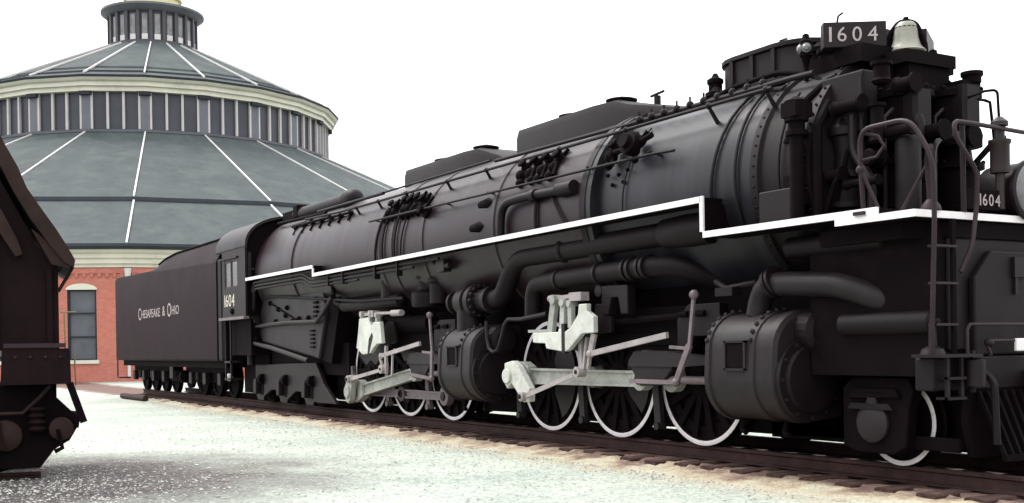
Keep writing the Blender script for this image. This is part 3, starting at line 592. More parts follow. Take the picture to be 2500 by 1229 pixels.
for x, y, z, r in ((1.62, -.35, 4.7, .16), (1.9, -.5, 4.62, .12), (1.95, -.2, 4.78, .15), (-.05, -.52, 4.5, .12), (-.15, -.45, 4.7, .09)): MB().lathe((x, y, z - .15), (0, 0, 1), [(0, r), (.12, r), (.14, r * 1.2), (.19, r * 1.2), (.22, r * .6), (.27, r * .3)], 12).build('valve_cap', DARK, loco)
MB().pipe([(-.3, -.6, 4.40), (.4, -.66, 4.5), (1.2, -.66, 4.52), (1.7, -.62, 4.42), (2.1, -.8, 4.2)], .035, 8).build('stack_pipe', DARK, loco)
MB().pipe([(.2, -.62, 4.35), (.9, -.72, 4.42), (1.5, -.85, 4.34)], .05, 8).build('stack_pipe', DARK, loco)
MB().pipe([(2.0, -1.28, 3.5), (2.1, -1.12, 3.95), (2.3, -.9, 4.2), (2.5, -.6, 4.25)], .04, 8).build('steam_line', DARK, loco)
MB().pipe([(3.0, -1.05, 2.6), (3.0, -1.05, 3.0), (2.75, -1.05, 3.3), (2.75, -1.05, 3.7)], .05, 8).build('steam_line', PURP, loco)
MB().pipe([(3.35, -.55, 2.6), (3.35, -.55, 3.3), (3.2, -.2, 3.5), (3.2, .1, 3.5)], .045, 8).build('steam_line', PURP, loco)
# a dark clutter of valves and pipes between pumps and smokebox
cl = MB()
random.seed(11)
for k in range(26):
    x = random.uniform(2.3, 3.1); y = random.uniform(-1.25, .3); z = random.uniform(2.7, 4.05); r = random.uniform(.03, .09)
    ax = random.choice([(1, 0, 0), (0, 1, 0), (0, 0, 1)]); L_ = random.uniform(.15, .5)
    cl.lathe((x, y, z), ax, [(0, r), (.03, r * 1.3), (.06, r), (L_, r), (L_ + .02, r * 1.35), (L_ + .05, r * 1.35)], 10)
for k in range(9):
    y = -1.25 + .17 * k; z = random.uniform(2.9, 3.9)
    cl.pipe([(2.5, y, 2.6), (2.7, y, z), (2.7, y + .3, z + .05), (2.4, y + .3, 4.0)], .025, 6)
cl.build('pump_piping', DARK, loco)
# smokebox side: vertical feed pipe with flanges, brackets
f = MB(); f.lathe((2.30, -1.42, 2.62), (0, 0, 1), [(0, .08), (.9, .08), (.91, .12), (.96, .12), (.97, .09), (1.05, .09), (1.06, .13), (1.28, .13), (1.30, .08), (1.33, .03)], 14)
f.box(2.2, 2.42, -1.55, -1.3, 3.72, 3.88).tube([(2.48, -1.30, 2.6), (2.48, -1.30, 3.6), (2.42, -1.05, 3.9)], .055, 8).build('feed_pipe', DARK, loco)
f = MB()
for x, z in ((2.25, 3.05), (2.25, 2.85), (1.9, 2.9)): f.box(x - .12, x + .12, -1.46, -1.25, z - .06, z + .06)
f.build('smokebox_bracket', DARK, loco, smooth=False)
MB().box(1.75, 2.25, -1.47, -1.2, 2.62, 2.98).build('tool_box', PURP, loco, smooth=False, bevel=.015)

# --- hand rails and stanchions
MB().tube([(-13.4, -1.18, 4.26), (-11.3, -1.2, 4.20), (-9.4, -1.2, 4.19), (1.7, -1.2, 4.19)], .024, 8).build('upper_handrail', BLACK, loco)
for x in (-11.9, -10.4, -9.3, -8.0, -6.35, -4.95, -2.75, -1.1, .6, 1.6):
    r_ = 1.42 if x < -1.7 else 1.33
    d = V(0, -1.2, 4.19 - ZC).normalized(); a = V(x, -1.2, 4.19); b = V(x, d.y * (r_ - .02), ZC + d.z * (r_ - .02))
    m_ = MB(); m_.tube([a + d * .02, b + V(0, 0, -.10)], [.022, .030], 7); m_.ball(a, .042, 8); m_.ball(b + V(0, 0, -.10), .045, 8); m_.build('rail_stanchion', BLACK, loco)
MB().tube([(-9.2, -1.44, 3.77), (-.2, -1.42, 3.72), (.1, -1.34, 3.72)], .020, 8).build('lower_handrail', BLACK, loco)
m_ = MB()
for x in (-8.9, -7.4, -6.0, -4.5, -3.1, -1.7, -.3): m_.tube([(x, -1.44, 3.76), (x, -1.22, 3.72)], .016, 6)
m_.build('rail_bracket', BLACK, loco)
# walkway rods and pipes on top near the stack
MB().tube([(-1.4, -.85, 4.36), (1.7, -.92, 4.32), (2.1, -.95, 4.30)], .035, 8).build('sand_pipe', BLACK, loco)
MB().tube([(-13.2, -.95, 4.42), (-9.6, -.95, 4.40)], .035, 8).tube([(-9.6, -.92, 4.42), (-5.2, -.98, 4.40)], .02, 8).build('sand_pipe', BLACK, loco)
MB().tube([(-5.0, -1.0, 4.36), (-1.4, -.85, 4.36)], .03, 8).build('sand_pipe', BLACK, loco)
m_ = MB()
for x in np.arange(-1.2, 1.5, .27): m_.ball((x, -.9, 4.37), .05, 6); m_.tube([(x, -.9, 4.37), (x, -.9, 4.47)], .015, 5)
m_.build('sand_valves', BLACK, loco)
# --- check valves and piping clusters on the boiler flank
random.seed(5)
def cluster(x0, x1, z0, z1, nx, mb):
    for i in range(nx):
        x = x0 + (x1 - x0) * (i + .5) / nx
        zt = z1 + random.uniform(-.04, .04); y = by(zt) - .02
        mb.lathe((x, y, zt), (0, -.75, .66), [(-.06, .08), (.04, .08), (.05, .055), (.08, .055), (.09, .08), (.12, .08), (.14, .03)], 10)
        zm = (z0 + z1) / 2; ym = by(zm) - .03
        mb.ball((x + random.uniform(-.05, .05), ym, zm), random.uniform(.07, .10), 8); mb.ball((x + random.uniform(-.1, .1), by(z0) - .03, z0), random.uniform(.05, .08), 8)
        mb.tube([(x, y, zt), (x + .03, ym, zm), (x + .08, by(z0) - .03, z0)], .035, 7)
        mb.tube([(x, y, zt), (x + .1, by(zt + .12) - .04, zt + .13)], .03, 6)
    return mb
cluster(-3.95, -2.65, 3.80, 4.06, 4, MB()).build('sand_trap', DARK, loco)
cluster(-8.7, -7.0, 3.74, 3.98, 6, MB()).build('sand_trap', DARK, loco)
m_ = MB(); cluster(-1.55, -.55, 3.72, 3.98, 2, m_); m_.lathe((-.75, -1.32, 3.92), (0, -1, .3), [(0, .16), (.12, .16), (.13, .1), (.2, .1)], 14); m_.tube([(-1.4, -1.27, 3.9), (-.75, -1.36, 3.9), (-.4, -1.3, 4.0)], .04, 8).build('feedwater_check', DARK, loco)
m_ = MB()
for x, z in ((-1.35, 3.60), (-1.1, 3.58), (-1.25, 3.46), (-1.0, 3.47), (-.9, 3.62)): m_.ball((x, -1.33, z), .03, 7)
m_.build('bolt_heads', DARK, loco)
MB().pipe([(-4.0, -1.5, 2.98), (-3.96, -1.5, 3.50), (-3.4, -1.48, 3.54), (-2.1, -1.44, 3.52)], .065, 10, .25).lathe((-3.1, -1.47, 3.53), (1, 0, 0), [(0, .09), (.12, .09)], 12).lathe((-2.4, -1.45, 3.53), (1, 0, 0), [(0, .10), (.4, .10)], 12).build('injector_pipe', BLACK, loco)
for x, z in ((-4.75, 3.60), (-4.95, 3.24)):
    MB().lathe((x - .22, by(z) + .04, z), (1, 0, 0), [(0, .02), (.05, .07), (.35, .10), (.5, .04)], 10).build('washout_cover', DARK, loco)
MB().lathe((-6.85, by(3.72) - .0, 3.72), (0, -1, .2), [(0, .13), (.08, .13), (.1, .07), (.2, .07)], 12).tube([(-6.85, by(3.7) - .1, 3.72), (-6.6, by(3.9) - .1, 3.95)], .03, 6).build('blowoff_valve', DARK, loco)
# tank with domed end in front of the cab
MB().lathe((-15.4, -.62, 4.58), (1, 0, 0), [(0, .13), (.02, .17), (3.2, .17), (3.22, .22), (3.5, .22), (3.62, .19), (3.70, .12), (3.73, .02)], 22).build('dry_pipe', BLACK, loco)
MB().box(-16.2, -15.4, -.75, -.2, 4.4, 4.72).box(-15.3, -15.0, -.8, -.4, 4.5, 4.8).build('turret_box', DARK, loco, smooth=False, bevel=.02)
MB().tube([(-15.9, -.95, 4.42), (-12.6, -1.0, 4.33)], .04, 8).tube([(-14.5, -1.1, 4.2), (-10.8, -1.12, 4.15)], .03, 8).build('sand_pipe', DARK, loco)
m_ = MB()
for k in range(7): x = -14.2 + k * .55; m_.ball((x, -1.12, 4.14), .06, 7); m_.tube([(x, -1.1, 4.15), (x + .1, by(3.95) - .02, 3.98)], .025, 6)
m_.build('staybolt_caps', DARK, loco)

# --- running boards with white edges
def board(x0, z0, x1, z1, yi=-1.15, yo=-1.62):
    m_ = MB(); m_.prism([(x0, yo, z0 - .03), (x1, yo, z1 - .03), (x1, yo, z1 + .028), (x0, yo, z0 + .028)], (0, yi - yo, 0)); bo = m_.build('running_board', DARK, loco, smooth=False)
    e = MB(); e.prism([(x0, yo - .03, z0 - .036), (x1, yo - .03, z1 - .036), (x1, yo - .03, z1 + .036), (x0, yo - .03, z0 + .036)], (0, .029, 0)); e.build('white_edge', WHITE, bo, smooth=False)
    return bo
board(-16.42, 3.07, -11.80, 3.07); board(-11.80, 2.895, -3.95, 2.955); board(-3.95, 2.955, .95, 2.99); board(.99, 2.575, 3.6, 2.57)
r_ = MB().box(-11.8, -11.77, -1.62, -1.2, 2.93, 3.04).build('board_riser', DARK, loco, smooth=False); MB().box(-11.80, -11.75, -1.65, -1.621, 2.932, 3.033).build('white_edge', WHITE, r_, smooth=False)
r_ = MB().box(.95, .98, -1.62, -1.2, 2.61, 2.95).build('board_riser', DARK, loco, smooth=False); MB().box(.94, .995, -1.65, -1.621, 2.612, 3.028).build('white_edge', WHITE, r_, smooth=False)
# pipes slung below the rear running board
for dz, r_, x1 in ((-.11, .028, -6.0), (-.19, .03, -7.0), (-.265, .026, -9.5)):
    MB().pipe([(-16.2 + abs(dz), -1.58, 2.74), (-16.1 + abs(dz), -1.58, 3.07 + dz), (-12.5, -1.58, 3.07 + dz), (-12.05, -1.58, 2.92 + dz), (x1, -1.56, 2.93 + dz)], r_, 8, .18).build('train_pipe', BLACK, loco)
m_ = MB()
for x in (-11.0, -10.2, -8.6, -7.6): m_.box(x - .02, x + .02, -1.62, -1.5, 2.62, 2.86)
m_.build('pipe_clamp', BLACK, loco, smooth=False)

# --- firebox flank, below the boards
MB().xz([(-16.7, 1.90), (-15.9, 2.95), (-12.2, 2.8), (-12.0, 2.15), (-12.45, 1.10), (-16.3, 1.52)], -1.28, 1.28).build('firebox', GREY, loco, smooth=False, bevel=.04)
MB().xz([(-12.2, 2.75), (-11.2, 2.75), (-11.9, 1.0), (-12.5, 1.1)], -1.2, 1.2).build('throat_sheet', DARK, loco, smooth=False)
MB().box(-16.4, -11.4, -1.0, 1.0, .75, 1.45).build('ash_pan', DARK, loco, smooth=False)
MB().tube([(-16.62, -1.36, 1.91), (-14.3, -1.36, 1.95), (-12.35, -1.36, 1.92), (-11.95, -1.36, 2.09), (-11.4, -1.36, 2.42)], .05, 9).build('blow_pipe', GREY, loco)
MB().pipe([(-16.3, -1.45, 2.8), (-16.55, -1.42, 2.1), (-16.8, -1.42, 1.53), (-15.3, -1.38, 1.37), (-12.9, -1.36, 1.07)], .055, 9, .15).build('drain_pipe', PURP, loco)
MB().tube([(-15.7, -1.32, 2.62), (-13.6, -1.32, 2.50), (-10.0, -1.32, 2.27), (-8.0, -1.3, 2.24)], .03, 8).build('reach_rod', BLACK, loco)
m_ = MB()
for x, z in ((-15.6, 2.45), (-15.0, 2.28), (-14.5, 2.12), (-14.0, 1.98), (-14.4, 2.30), (-13.6, 2.02), (-15.2, 2.0), (-13.0, 2.02)): m_.ball((x, -1.3, z), .06, 8)
for k in range(5): m_.box(-12.62, -12.42, -1.33, -1.27, 2.02 + k * .10, 2.07 + k * .10); m_.box(-12.85, -12.65, -1.33, -1.27, 1.35 + k * .09, 1.39 + k * .09)
m_.tube([(-15.5, -1.3, 2.43), (-13.8, -1.3, 2.0)], .02, 6).build('washout_plugs', DARK, loco)
m_ = MB()
for k in range(5): m_.lathe((-16.9 + k * .12, -1.32 - .02 * k, 2.05 + .06 * (k % 2)), (1, 0, 0), [(0, .05), (.08, .05), (.09, .08), (.13, .08)], 10)
m_.lathe((-17.0, -1.35, .95), (0, 0, 1), [(0, .09), (.5, .09), (.52, .06), (.62, .05)], 12); m_.pipe([(-17.0, -1.35, 1.5), (-16.9, -1.35, 1.62), (-16.5, -1.4, 1.62)], .04, 8).build('injector', PURP, loco)
# mid-frame air tanks, power reverse and other under-board gear
MB().lathe((-11.3, -1.15, 2.22), (1, 0, 0), [(0, .02), (.08, .13), (2.9, .13), (2.98, .02)], 16).pipe([(-11.5, -1.3, 2.65), (-11.45, -1.3, 2.3), (-11.0, -1.2, 2.2)], .05, 8).build('power_reverse', BLACK, loco)
MB().lathe((-8.95, -1.15, 2.22), (0, 0, 1), [(0, .13), (.02, .16), (.40, .16), (.42, .12)], 16).build('reservoir', PURP, loco)
m_ = MB(); m_.lathe((-7.4, -1.05, 2.05), (0, 0, 1), [(0, .3), (.04, .33), (.25, .33), (.32, .22), (.5, .20), (.52, .25), (.6, .25)], 18); m_.lathe((-6.9, -1.1, 2.1), (0, 0, 1), [(0, .18), (.35, .18), (.37, .22), (.44, .22)], 14)
m_.pipe([(-7.4, -1.1, 2.6), (-7.3, -1.1, 2.72), (-6.8, -1.15, 2.72)], .05, 8); m_.build('booster_valve', BLACK, loco)
m_ = MB(); m_.tube([(-6.4, -1.45, 2.78), (-6.2, -1.45, 2.66), (-5.8, -1.45, 2.70)], .05, 8); m_.box(-6.25, -5.95, -1.5, -1.35, 2.6, 2.8); m_.build('check_valve', PURP, loco)
MB().tube([(-9.9, -1.0, 1.78), (-7.4, -1.0, 1.75)], .16, 14).build('frame_pipe', DARK, loco)

# --- big steam pipes along the middle
ap = MB().pipe([(-4.75, -1.22, 2.07), (-4.45, -1.22, 2.10), (-3.95, -1.24, 2.68), (-2.4, -1.24, 2.69), (0.0, -1.22, 2.72), (.6, -.8, 2.72)], .155, 18, .42).build('steam_pipe', BLACK, loco)
MB().lathe((-2.62, -1.24, 2.688), (1, .002, .008), [(0, .165), (.02, .18), (.10, .18), (.12, .165)], 20).lathe((-.25, -1.22, 2.715), (1, 0, 0), [(0, .17), (.03, .19), (.5, .21), (.9, .20)], 20).build('pipe_collar', BLACK, ap)
j = MB(); j.lathe((-6.05, -1.22, 2.07), (1, 0, 0), [(0, .20), (.06, .20), (.07, .14), (.30, .14), (.32, .24), (.60, .26), (.62, .20), (.72, .20), (.75, .28), (.88, .28), (.90, .19), (1.15, .19), (1.2, .22), (1.32, .22)], 24)
for k in range(14):
    a = R(360 / 14 * k); j.cyl((-5.18, -1.22 + .235 * math.cos(a), 2.07 + .235 * math.sin(a)), (-5.08, -1.22 + .235 * math.cos(a), 2.07 + .235 * math.sin(a)), .03, 6)
j.build('ball_joint', PURP, loco)
MB().pipe([(-5.55, -1.2, 2.0), (-5.55, -1.2, 1.5)], .24, 16).build('branch_pipe', PURP, loco)
ex = MB().pipe([(-3.55, -1.2, 1.75), (-3.5, -1.22, 2.24), (-2.9, -1.24, 2.27), (-.55, -1.24, 2.32), (-.05, -1.1, 2.3), (.15, -.7, 2.1)], .135, 18, .38).build('exhaust_pipe', BLACK, loco)
for x, rr in ((-2.75, .155), (-1.72, .16), (-1.05, .165), (-.93, .165), (-.72, .165), (-.62, .165)): MB().lathe((x, -1.24, 2.27 + (x + 2.9) * .0213), (1, 0, .02), [(0, .13), (.005, rr), (.06, rr), (.065, .13)], 20).build('pipe_flange', PURP, ex)
# fillers: dark bed frames and far-side shadows behind the gear
for dx in (0, -6.913):
    for s in (-1, 1): MB().xz([(dx - 4.7, 1.5), (dx + 2.4, 1.5), (dx + 2.4, .22), (dx + 1.0, .20), (dx - 4.5, .16)], s * .50, s * .62).build('engine_bed', DARK, loco, smooth=False)
MB().box(-11.5, 3.0, -.70, .70, 1.45, 2.6).build('boiler_underside', DARK, loco, smooth=False)
MB().box(-12.6, -10.6, -.8, .8, .2, 1.4).build('cradle_frame', DARK, loco, smooth=False)
MB().box(-19.0, -16.9, -.9, .9, .2, 1.2).build('drawbar', DARK, loco, smooth=False)
MB().box(-6.3, -4.1, -.6, .6, .22, 1.0).build('hinge_casting', DARK, loco, smooth=False)
MB().box(1.0, 3.9, -.62, .62, .17, .95).build('truck_center', DARK, loco, smooth=False)
MB().box(2.3, 3.95, -1.25, 1.25, .95, 2.45).build('front_frame', DARK, loco, smooth=False)

# --- engines: cylinders, wheels, rods
WR = .851
def wheel(x, y, side, parent, ang, big):
    d = Vector((0, -side, 0)); o = (x, y, WR)
    m_ = MB(); m_.lathe((x, y + side * .13, WR), d, [(-.0, WR + .03), (.02, WR + .035), (.04, WR + .002), (.14, WR - .004), (.142, .76), (.10, .745), (.10, .60), (.12, .585)], 48, cap=False)
    wo = m_.build('driving_wheel', DARK, parent)
    t = MB(); t.lathe((x, y, WR), d, [(.012, WR - .006), (.0145, WR - .01), (.0145, WR - .062), (.012, WR - .066)], 64, cap=False); t.build('white_rim', RIMM, wo)
    h = MB(); h.lathe((x, y + side * .06, WR), d, [(0, .76), (.001, .02)], 32); h.lathe((x, y + side * .06, WR), d, [(0, .24), (.09, .22), (.11, .12), (.14, .11)], 24)
    for k in range(14):
        a = R(360 / 14 * k); q = Vector((x + math.cos(a) * .2, y + side * .03, WR + math.sin(a) * .2)); p = Vector((x + math.cos(a) * .76, y + side * .03, WR + math.sin(a) * .76)); h.bar(q, p, .10, .09, (0, 1, 0))
    h.build('wheel_center', DARK, wo)
    cw = MB(); a0 = math.radians(ang) + math.pi; n = 12; sp = R(62 if big else 42)
    pts = [(x + .72 * math.cos(a0 - sp + 2 * sp * i / n), WR + .72 * math.sin(a0 - sp + 2 * sp * i / n)) for i in range(n + 1)] + [(x + .30 * math.cos(a0 + sp), WR + .30 * math.sin(a0 + sp)), (x + .30 * math.cos(a0 - sp), WR + .30 * math.sin(a0 - sp))]
    cw.xz(pts, y + side * .06, y - side * .03); cw.build('counterweight', PURP, wo, smooth=False)
    a = math.radians(ang); c = (x + .41 * math.cos(a), WR + .41 * math.sin(a))
    MB().cyl((c[0], y + side * .05, c[1]), (c[0], y - side * .06, c[1]), .17, 20).build('crank_boss', PURP, wo)
    return wo
def engine(dx, ang, front):
    for k, x in enumerate((dx, dx - 1.803, dx - 3.607)):
        wheel(x, -.85, 1, loco, ang, k == 2); wheel(x, .85, -1, loco, ang + 90, k == 2)
        MB().cyl((x, -.8, WR), (x, .8, WR), .11, 12).build('axle', DARK, loco)
    for x in (dx - .9, dx - 2.7, dx - 4.5):          # brake hangers between the wheels
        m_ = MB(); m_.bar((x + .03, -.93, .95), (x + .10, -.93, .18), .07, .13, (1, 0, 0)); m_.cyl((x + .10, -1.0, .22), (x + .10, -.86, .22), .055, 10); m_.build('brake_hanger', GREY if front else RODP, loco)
    # cylinder: steam chest above and main cylinder below in one casing
    prof = []
    for i in range(15): a = R(-75 - 105 * i / 14 * 1.0); prof.append((-1.17 + .50 * math.cos(a) * 1.0, .90 + .50 * math.sin(a)))
    for i in range(9): a = R(180 - 105 * i / 8); prof.append((-1.13 + .52 * math.cos(a), 1.24 + .44 * math.sin(a)))
    prof += [(-.6, 1.68), (-.6, .45)]
    def sec(x, k):
        cy, cz = -1.12, 1.05
        return [(x, cy + (y - cy) * k, cz + (z - cz) * k) for y, z in prof]
    x0, x1 = dx + .98, dx + 2.12
    cm = GREY
    cb = MB()
    for k in range(7):
        for xx in (x0 + .05, x0 + .775):
            y, z = prof[15 + k + 1]; cb.ball((xx, y, z), .028, 6)
    co = cb.loft([sec(x0, .93), sec(x0 + .03, 1.0), sec(x0 + .10, 1.0), sec(x0 + .11, .965), sec(x0 + .70, .965), sec(x0 + .71, .985), sec(x0 + .84, .985), sec(x0 + .85, .955), sec(x1 - .12, .955), sec(x1 - .11, .99), sec(x1, .985), sec(x1 + .03, .9)]).build('cylinder', cm, loco, ang=28)
    MB().box(x0 + .40, x0 + .70, -1.66, -1.55, 1.03, 1.30).build('port_hole_shade', DARK, co, smooth=False)  # dark block standing for the shaded hole inside the frame
    fr = MB()
    for a, b_, c, d_ in ((x0 + .37, x0 + .40, 1.0, 1.33), (x0 + .70, x0 + .73, 1.0, 1.33), (x0 + .37, x0 + .73, .995, 1.02), (x0 + .37, x0 + .73, 1.31, 1.335)): fr.box(a, b_, -1.672, -1.6, c, d_)
    fr.build('port_frame', cm, co, smooth=False)
    MB().lathe((x1 + .02, -1.17, .90), (1, 0, 0), [(0, .47), (.075, .47), (.08, .38), (.12, .36), (.13, .02)], 28).lathe((x1 + .02, -1.10, 1.42), (1, 0, 0), [(0, .26), (.18, .25), (.22, .18), (.24, .02)], 22).build('cylinder_head', BLACK, co, ang=14)
    for k in range(12):
        a_ = R(30 * k); MB().cyl((x1 + .075, -1.17 + .43 * math.cos(a_), .90 + .43 * math.sin(a_)), (x1 + .115, -1.17 + .43 * math.cos(a_), .90 + .43 * math.sin(a_)), .022, 6).build('head_bolt', GREY, co)
    MB().lathe((x0 - .12, -1.17, .90), (1, 0, 0), [(0, .30), (.06, .42), (.13, .44)], 24).lathe((x0 - .3, -1.10, 1.42), (1, 0, 0), [(0, .10), (.05, .16), (.28, .2), (.31, .26)], 18).build('rear_head', GREY, co)
    m_ = MB()
    for x in (x0 + .2, x0 + .9): m_.tube([(x, -1.2, .46), (x, -1.25, .30), (x + .1, -1.28, .27)], .035, 7)
    m_.build('cylinder_cock', DARK, co)
    MB().cyl((dx - .3, -1.17, WR), (x0, -1.17, WR), .052, 14).build('piston_rod', RODP, loco)
    # crosshead guide and its bracket
    g = MB(); g.xz([(dx - .98, 1.10), (dx - .86, 1.22), (dx - .2, 1.22), (dx + .55, 1.14), (dx + .95, 1.14), (dx + .95, 1.06), (dx + .1, 1.02), (dx - .98, 1.02)], -1.30, -1.08); g.build('crosshead_guide', GREY, loco, smooth=False)
    g = MB(); g.xz([(dx - 1.0, 1.0), (dx - .94, 1.14), (dx - .74, 1.24), (dx - .1, 1.18), (dx - .12, .98), (dx - .34, .78), (dx - .80, .76)], -1.26, -1.12); g.build('crosshead', GREY, loco, smooth=False, bevel=.02)
    g = MB(); g.xz([(dx - .12, 1.24), (dx - .12, 1.62), (dx + .1, 1.80), (dx + .7, 1.80), (dx + .7, 1.66), (dx + .95, 1.3), (dx + .55, 1.24), (dx + .5, 1.4), (dx + .2, 1.4), (dx + .15, 1.24)], -1.16, -1.02); g.build('guide_yoke', BLACK, loco, smooth=False, bevel=.01)
    g = MB()
    for x, z in ((dx + .02, 1.68), (dx + .35, 1.68)): g.lathe((x - .07, -1.17, z), (1, 0, 0), [(0, .04), (.16, .04)], 8)
    g.build('yoke_slot', DARK, loco)
    # rods
    a = R(ang); pin = [(x + .41 * math.cos(a), WR + .41 * math.sin(a)) for x in (dx, dx - 1.803, dx - 3.607)]
    def rod(p, q, y0, y1, h, name, m1, er, fl=True):
        p = Vector((p[0], 0, p[1])); q = Vector((q[0], 0, q[1])); d = (q - p).normalized(); n = Vector((-d.z, 0, d.x))
        if n.z < 0: n = -n
        m_ = MB(); A, B = p, q
        m_.prism([A + n * h / 2 + V(0, y0 + .035, 0), B + n * h / 2 * .86 + V(0, y0 + .035, 0), B - n * h / 2 * .86 + V(0, y0 + .035, 0), A - n * h / 2 + V(0, y0 + .035, 0)], (0, y1 - y0 - .035, 0))
        if fl:
            for sg in (1, -1):
                m_.prism([A + n * sg * h / 2 + V(0, y0, 0), B + n * sg * h / 2 * .86 + V(0, y0, 0), B + n * sg * (h / 2 * .86 - .032) + V(0, y0, 0), A + n * sg * (h / 2 - .032) + V(0, y0, 0)], (0, .034, 0))
        for c, r in ((A, er[0]), (B, er[1])):
            m_.lathe((c.x, y0 - .025, c.z), (0, 1, 0), [(0, r * .45), (.001, r * .8), (.012, r), (y1 - y0 + .03, r)], 22)
        ro = m_.build(name, m1, loco, ang=25)
        for c, r in ((A, er[0]), (B, er[1])): MB().lathe((c.x, y0 - .03, c.z), (0, -1, 0), [(-.02, r * .5), (.012, r * .48), (.02, r * .3)], 12).build('pin', PURP, ro)
        return ro
    M1 = RODM
    y = -.965
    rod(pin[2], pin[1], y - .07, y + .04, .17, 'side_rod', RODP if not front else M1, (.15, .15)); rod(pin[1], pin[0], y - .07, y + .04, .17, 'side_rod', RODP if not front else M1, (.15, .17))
    wrist = (dx - .87, WR)
    mr = rod(pin[2], wrist, -1.20, -1.08, .245, 'main_rod', M1, (.22, .155))
    # main rod strap end
    x_, z_ = pin[2]; d = Vector((wrist[0] - x_, 0, wrist[1] - z_)).normalized(); n = Vector((-d.z, 0, d.x))
    P = [Vector((x_, -1.235, z_)) + d * s + n * t for s, t in ((-.17, .13), (-.10, .22), (.16, .22), (.34, .14), (.34, -.14), (.16, -.2), (-.10, -.2), (-.17, -.1))]
    MB().prism(P, (0, .17, 0)).build('big_end', M1, mr, smooth=False, bevel=.015)
    # eccentric crank and rod
    ec = (dx - 3.50, .55) if front else (dx - 3.44, .70)
    m_ = MB()
    if front: m_.xz([(x_ - .10, z_ + .20), (x_ + .14, z_ + .24), (x_ + .30, z_ + .16), (ec[0] + .12, ec[1] + .12), (ec[0] + .10, ec[1] - .08), (ec[0] - .06, ec[1] - .09), (x_ + .10, z_ - .10), (x_ - .02, z_ - .20), (x_ - .10, z_ - .12)], -1.40, -1.28); m_.cyl((ec[0], -1.44, ec[1]), (ec[0], -1.26, ec[1]), .075, 14); m_.cyl((x_, -1.44, z_), (x_, -1.26, z_), .12, 14)
    else: m_.xz([(x_ - .12, z_ - .20), (x_ - .2, z_ + .05), (x_ - .08, z_ + .22), (ec[0] - .05, ec[1] + .07), (ec[0] + .08, ec[1]), (x_ + .16, z_ + .05), (x_ + .10, z_ - .17), (x_, z_ - .24)], -1.40, -1.28); m_.cyl((ec[0], -1.44, ec[1]), (ec[0], -1.26, ec[1]), .085, 14); m_.cyl((x_, -1.44, z_), (x_, -1.26, z_), .13, 14)
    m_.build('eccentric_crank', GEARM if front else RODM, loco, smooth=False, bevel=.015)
    be = (dx - 1.95, .94) if front else (dx - 1.74, .92)
    rod(ec, be, -1.47, -1.42, .075, 'eccentric_rod', PINKROD, (.075, .06), False)
    # Baker style valve gear
    if front:
        fp = [(-3.09, 1.505), (-3.09, 1.36), (-2.75, 1.345), (-2.72, 1.27), (-2.24, 1.22), (-2.13, 1.25), (-1.80, 1.47), (-1.50, 1.48), (-1.50, 1.70), (-1.66, 1.78), (-1.66, 1.88), (-1.86, 1.88), (-1.88, 1.74), (-2.07, 1.57), (-2.22, 1.505), (-2.26, 1.55), (-2.38, 1.55), (-2.40, 1.505)]
        up = [((-2.64, 1.49), (-2.52, 1.97), .13), ((-2.32, 1.50), (-2.28, 1.92), .11), ((-2.10, 1.56), (-2.10, 1.90), .09)]
    else:
        fp = [(q[0] - dx, q[1]) for q in ((-9.64, 1.90), (-9.20, 1.92), (-9.05, 1.74), (-8.95, 1.82), (-8.64, 1.82), (-8.56, 1.41), (-8.80, 1.40), (-8.98, 1.32), (-9.12, 1.22), (-9.51, 1.20), (-9.80, 1.33), (-9.70, 1.65))]
        up = [((-2.66, 1.85), (-2.62, 1.99), .10), ((-2.30, 1.80), (-2.20, 2.0), .09), ((-1.92, 1.78), (-1.90, 1.95), .08)]
    m_ = MB(); m_.xz([(dx + x, z) for x, z in fp], -1.50, -1.42); fo = m_.build('gear_frame', GEARM, loco, smooth=False, bevel=.012)
    m_ = MB(); m_.xz([(dx + x, z) for x, z in fp], -1.22, -1.15); m_.build('inner_frame', PURP, fo, smooth=False, bevel=.012)
    if front: MB().box(dx - 2.30, dx - 2.22, -1.505, -1.44, 1.2, 1.62).build('frame_slot', PURP, fo, smooth=False)
    else: MB().xz([(dx - 2.33, 1.2), (dx - 2.26, 1.2), (dx - 2.05, 1.55), (dx - 2.1, 1.62), (dx - 2.25, 1.5)], -1.505, -1.44).build('frame_slot', PURP, fo, smooth=False)
    m_ = MB()
    for p, q, wd in up: m_.bar((dx + p[0], -1.46, p[1]), (dx + q[0], -1.46, q[1]), .07, wd, (1, 0, 0)); m_.cyl((dx + q[0], -1.52, q[1]), (dx + q[0], -1.38, q[1]), wd * .55, 12)
    m_.build('gear_yoke', RODM, fo)
    m_ = MB(); tz = 1.99 if front else 1.97
    m_.bar((dx - 2.68, -1.44, tz), (dx - (1.84 if front else 2.2), -1.44, tz + .02), .05, .055); m_.ball((dx - 2.68, -1.44, tz), .05, 8)
    if front: m_.box(dx - 2.10, dx - 1.80, -1.5, -1.36, 1.93, 2.05)
    else: m_.box(dx - 2.25, dx - 2.05, -1.5, -1.36, 1.92, 2.04); m_.bar((dx - 2.05, -1.44, 1.99), (dx - 1.0, -1.40, 1.97), .05, .05); m_.cyl((dx - 1.35, -1.41, 1.97), (dx - .95, -1.40, 1.965), .06, 10)
    m_.build('reverse_arm', PINKROD, loco)
    m_ = MB()
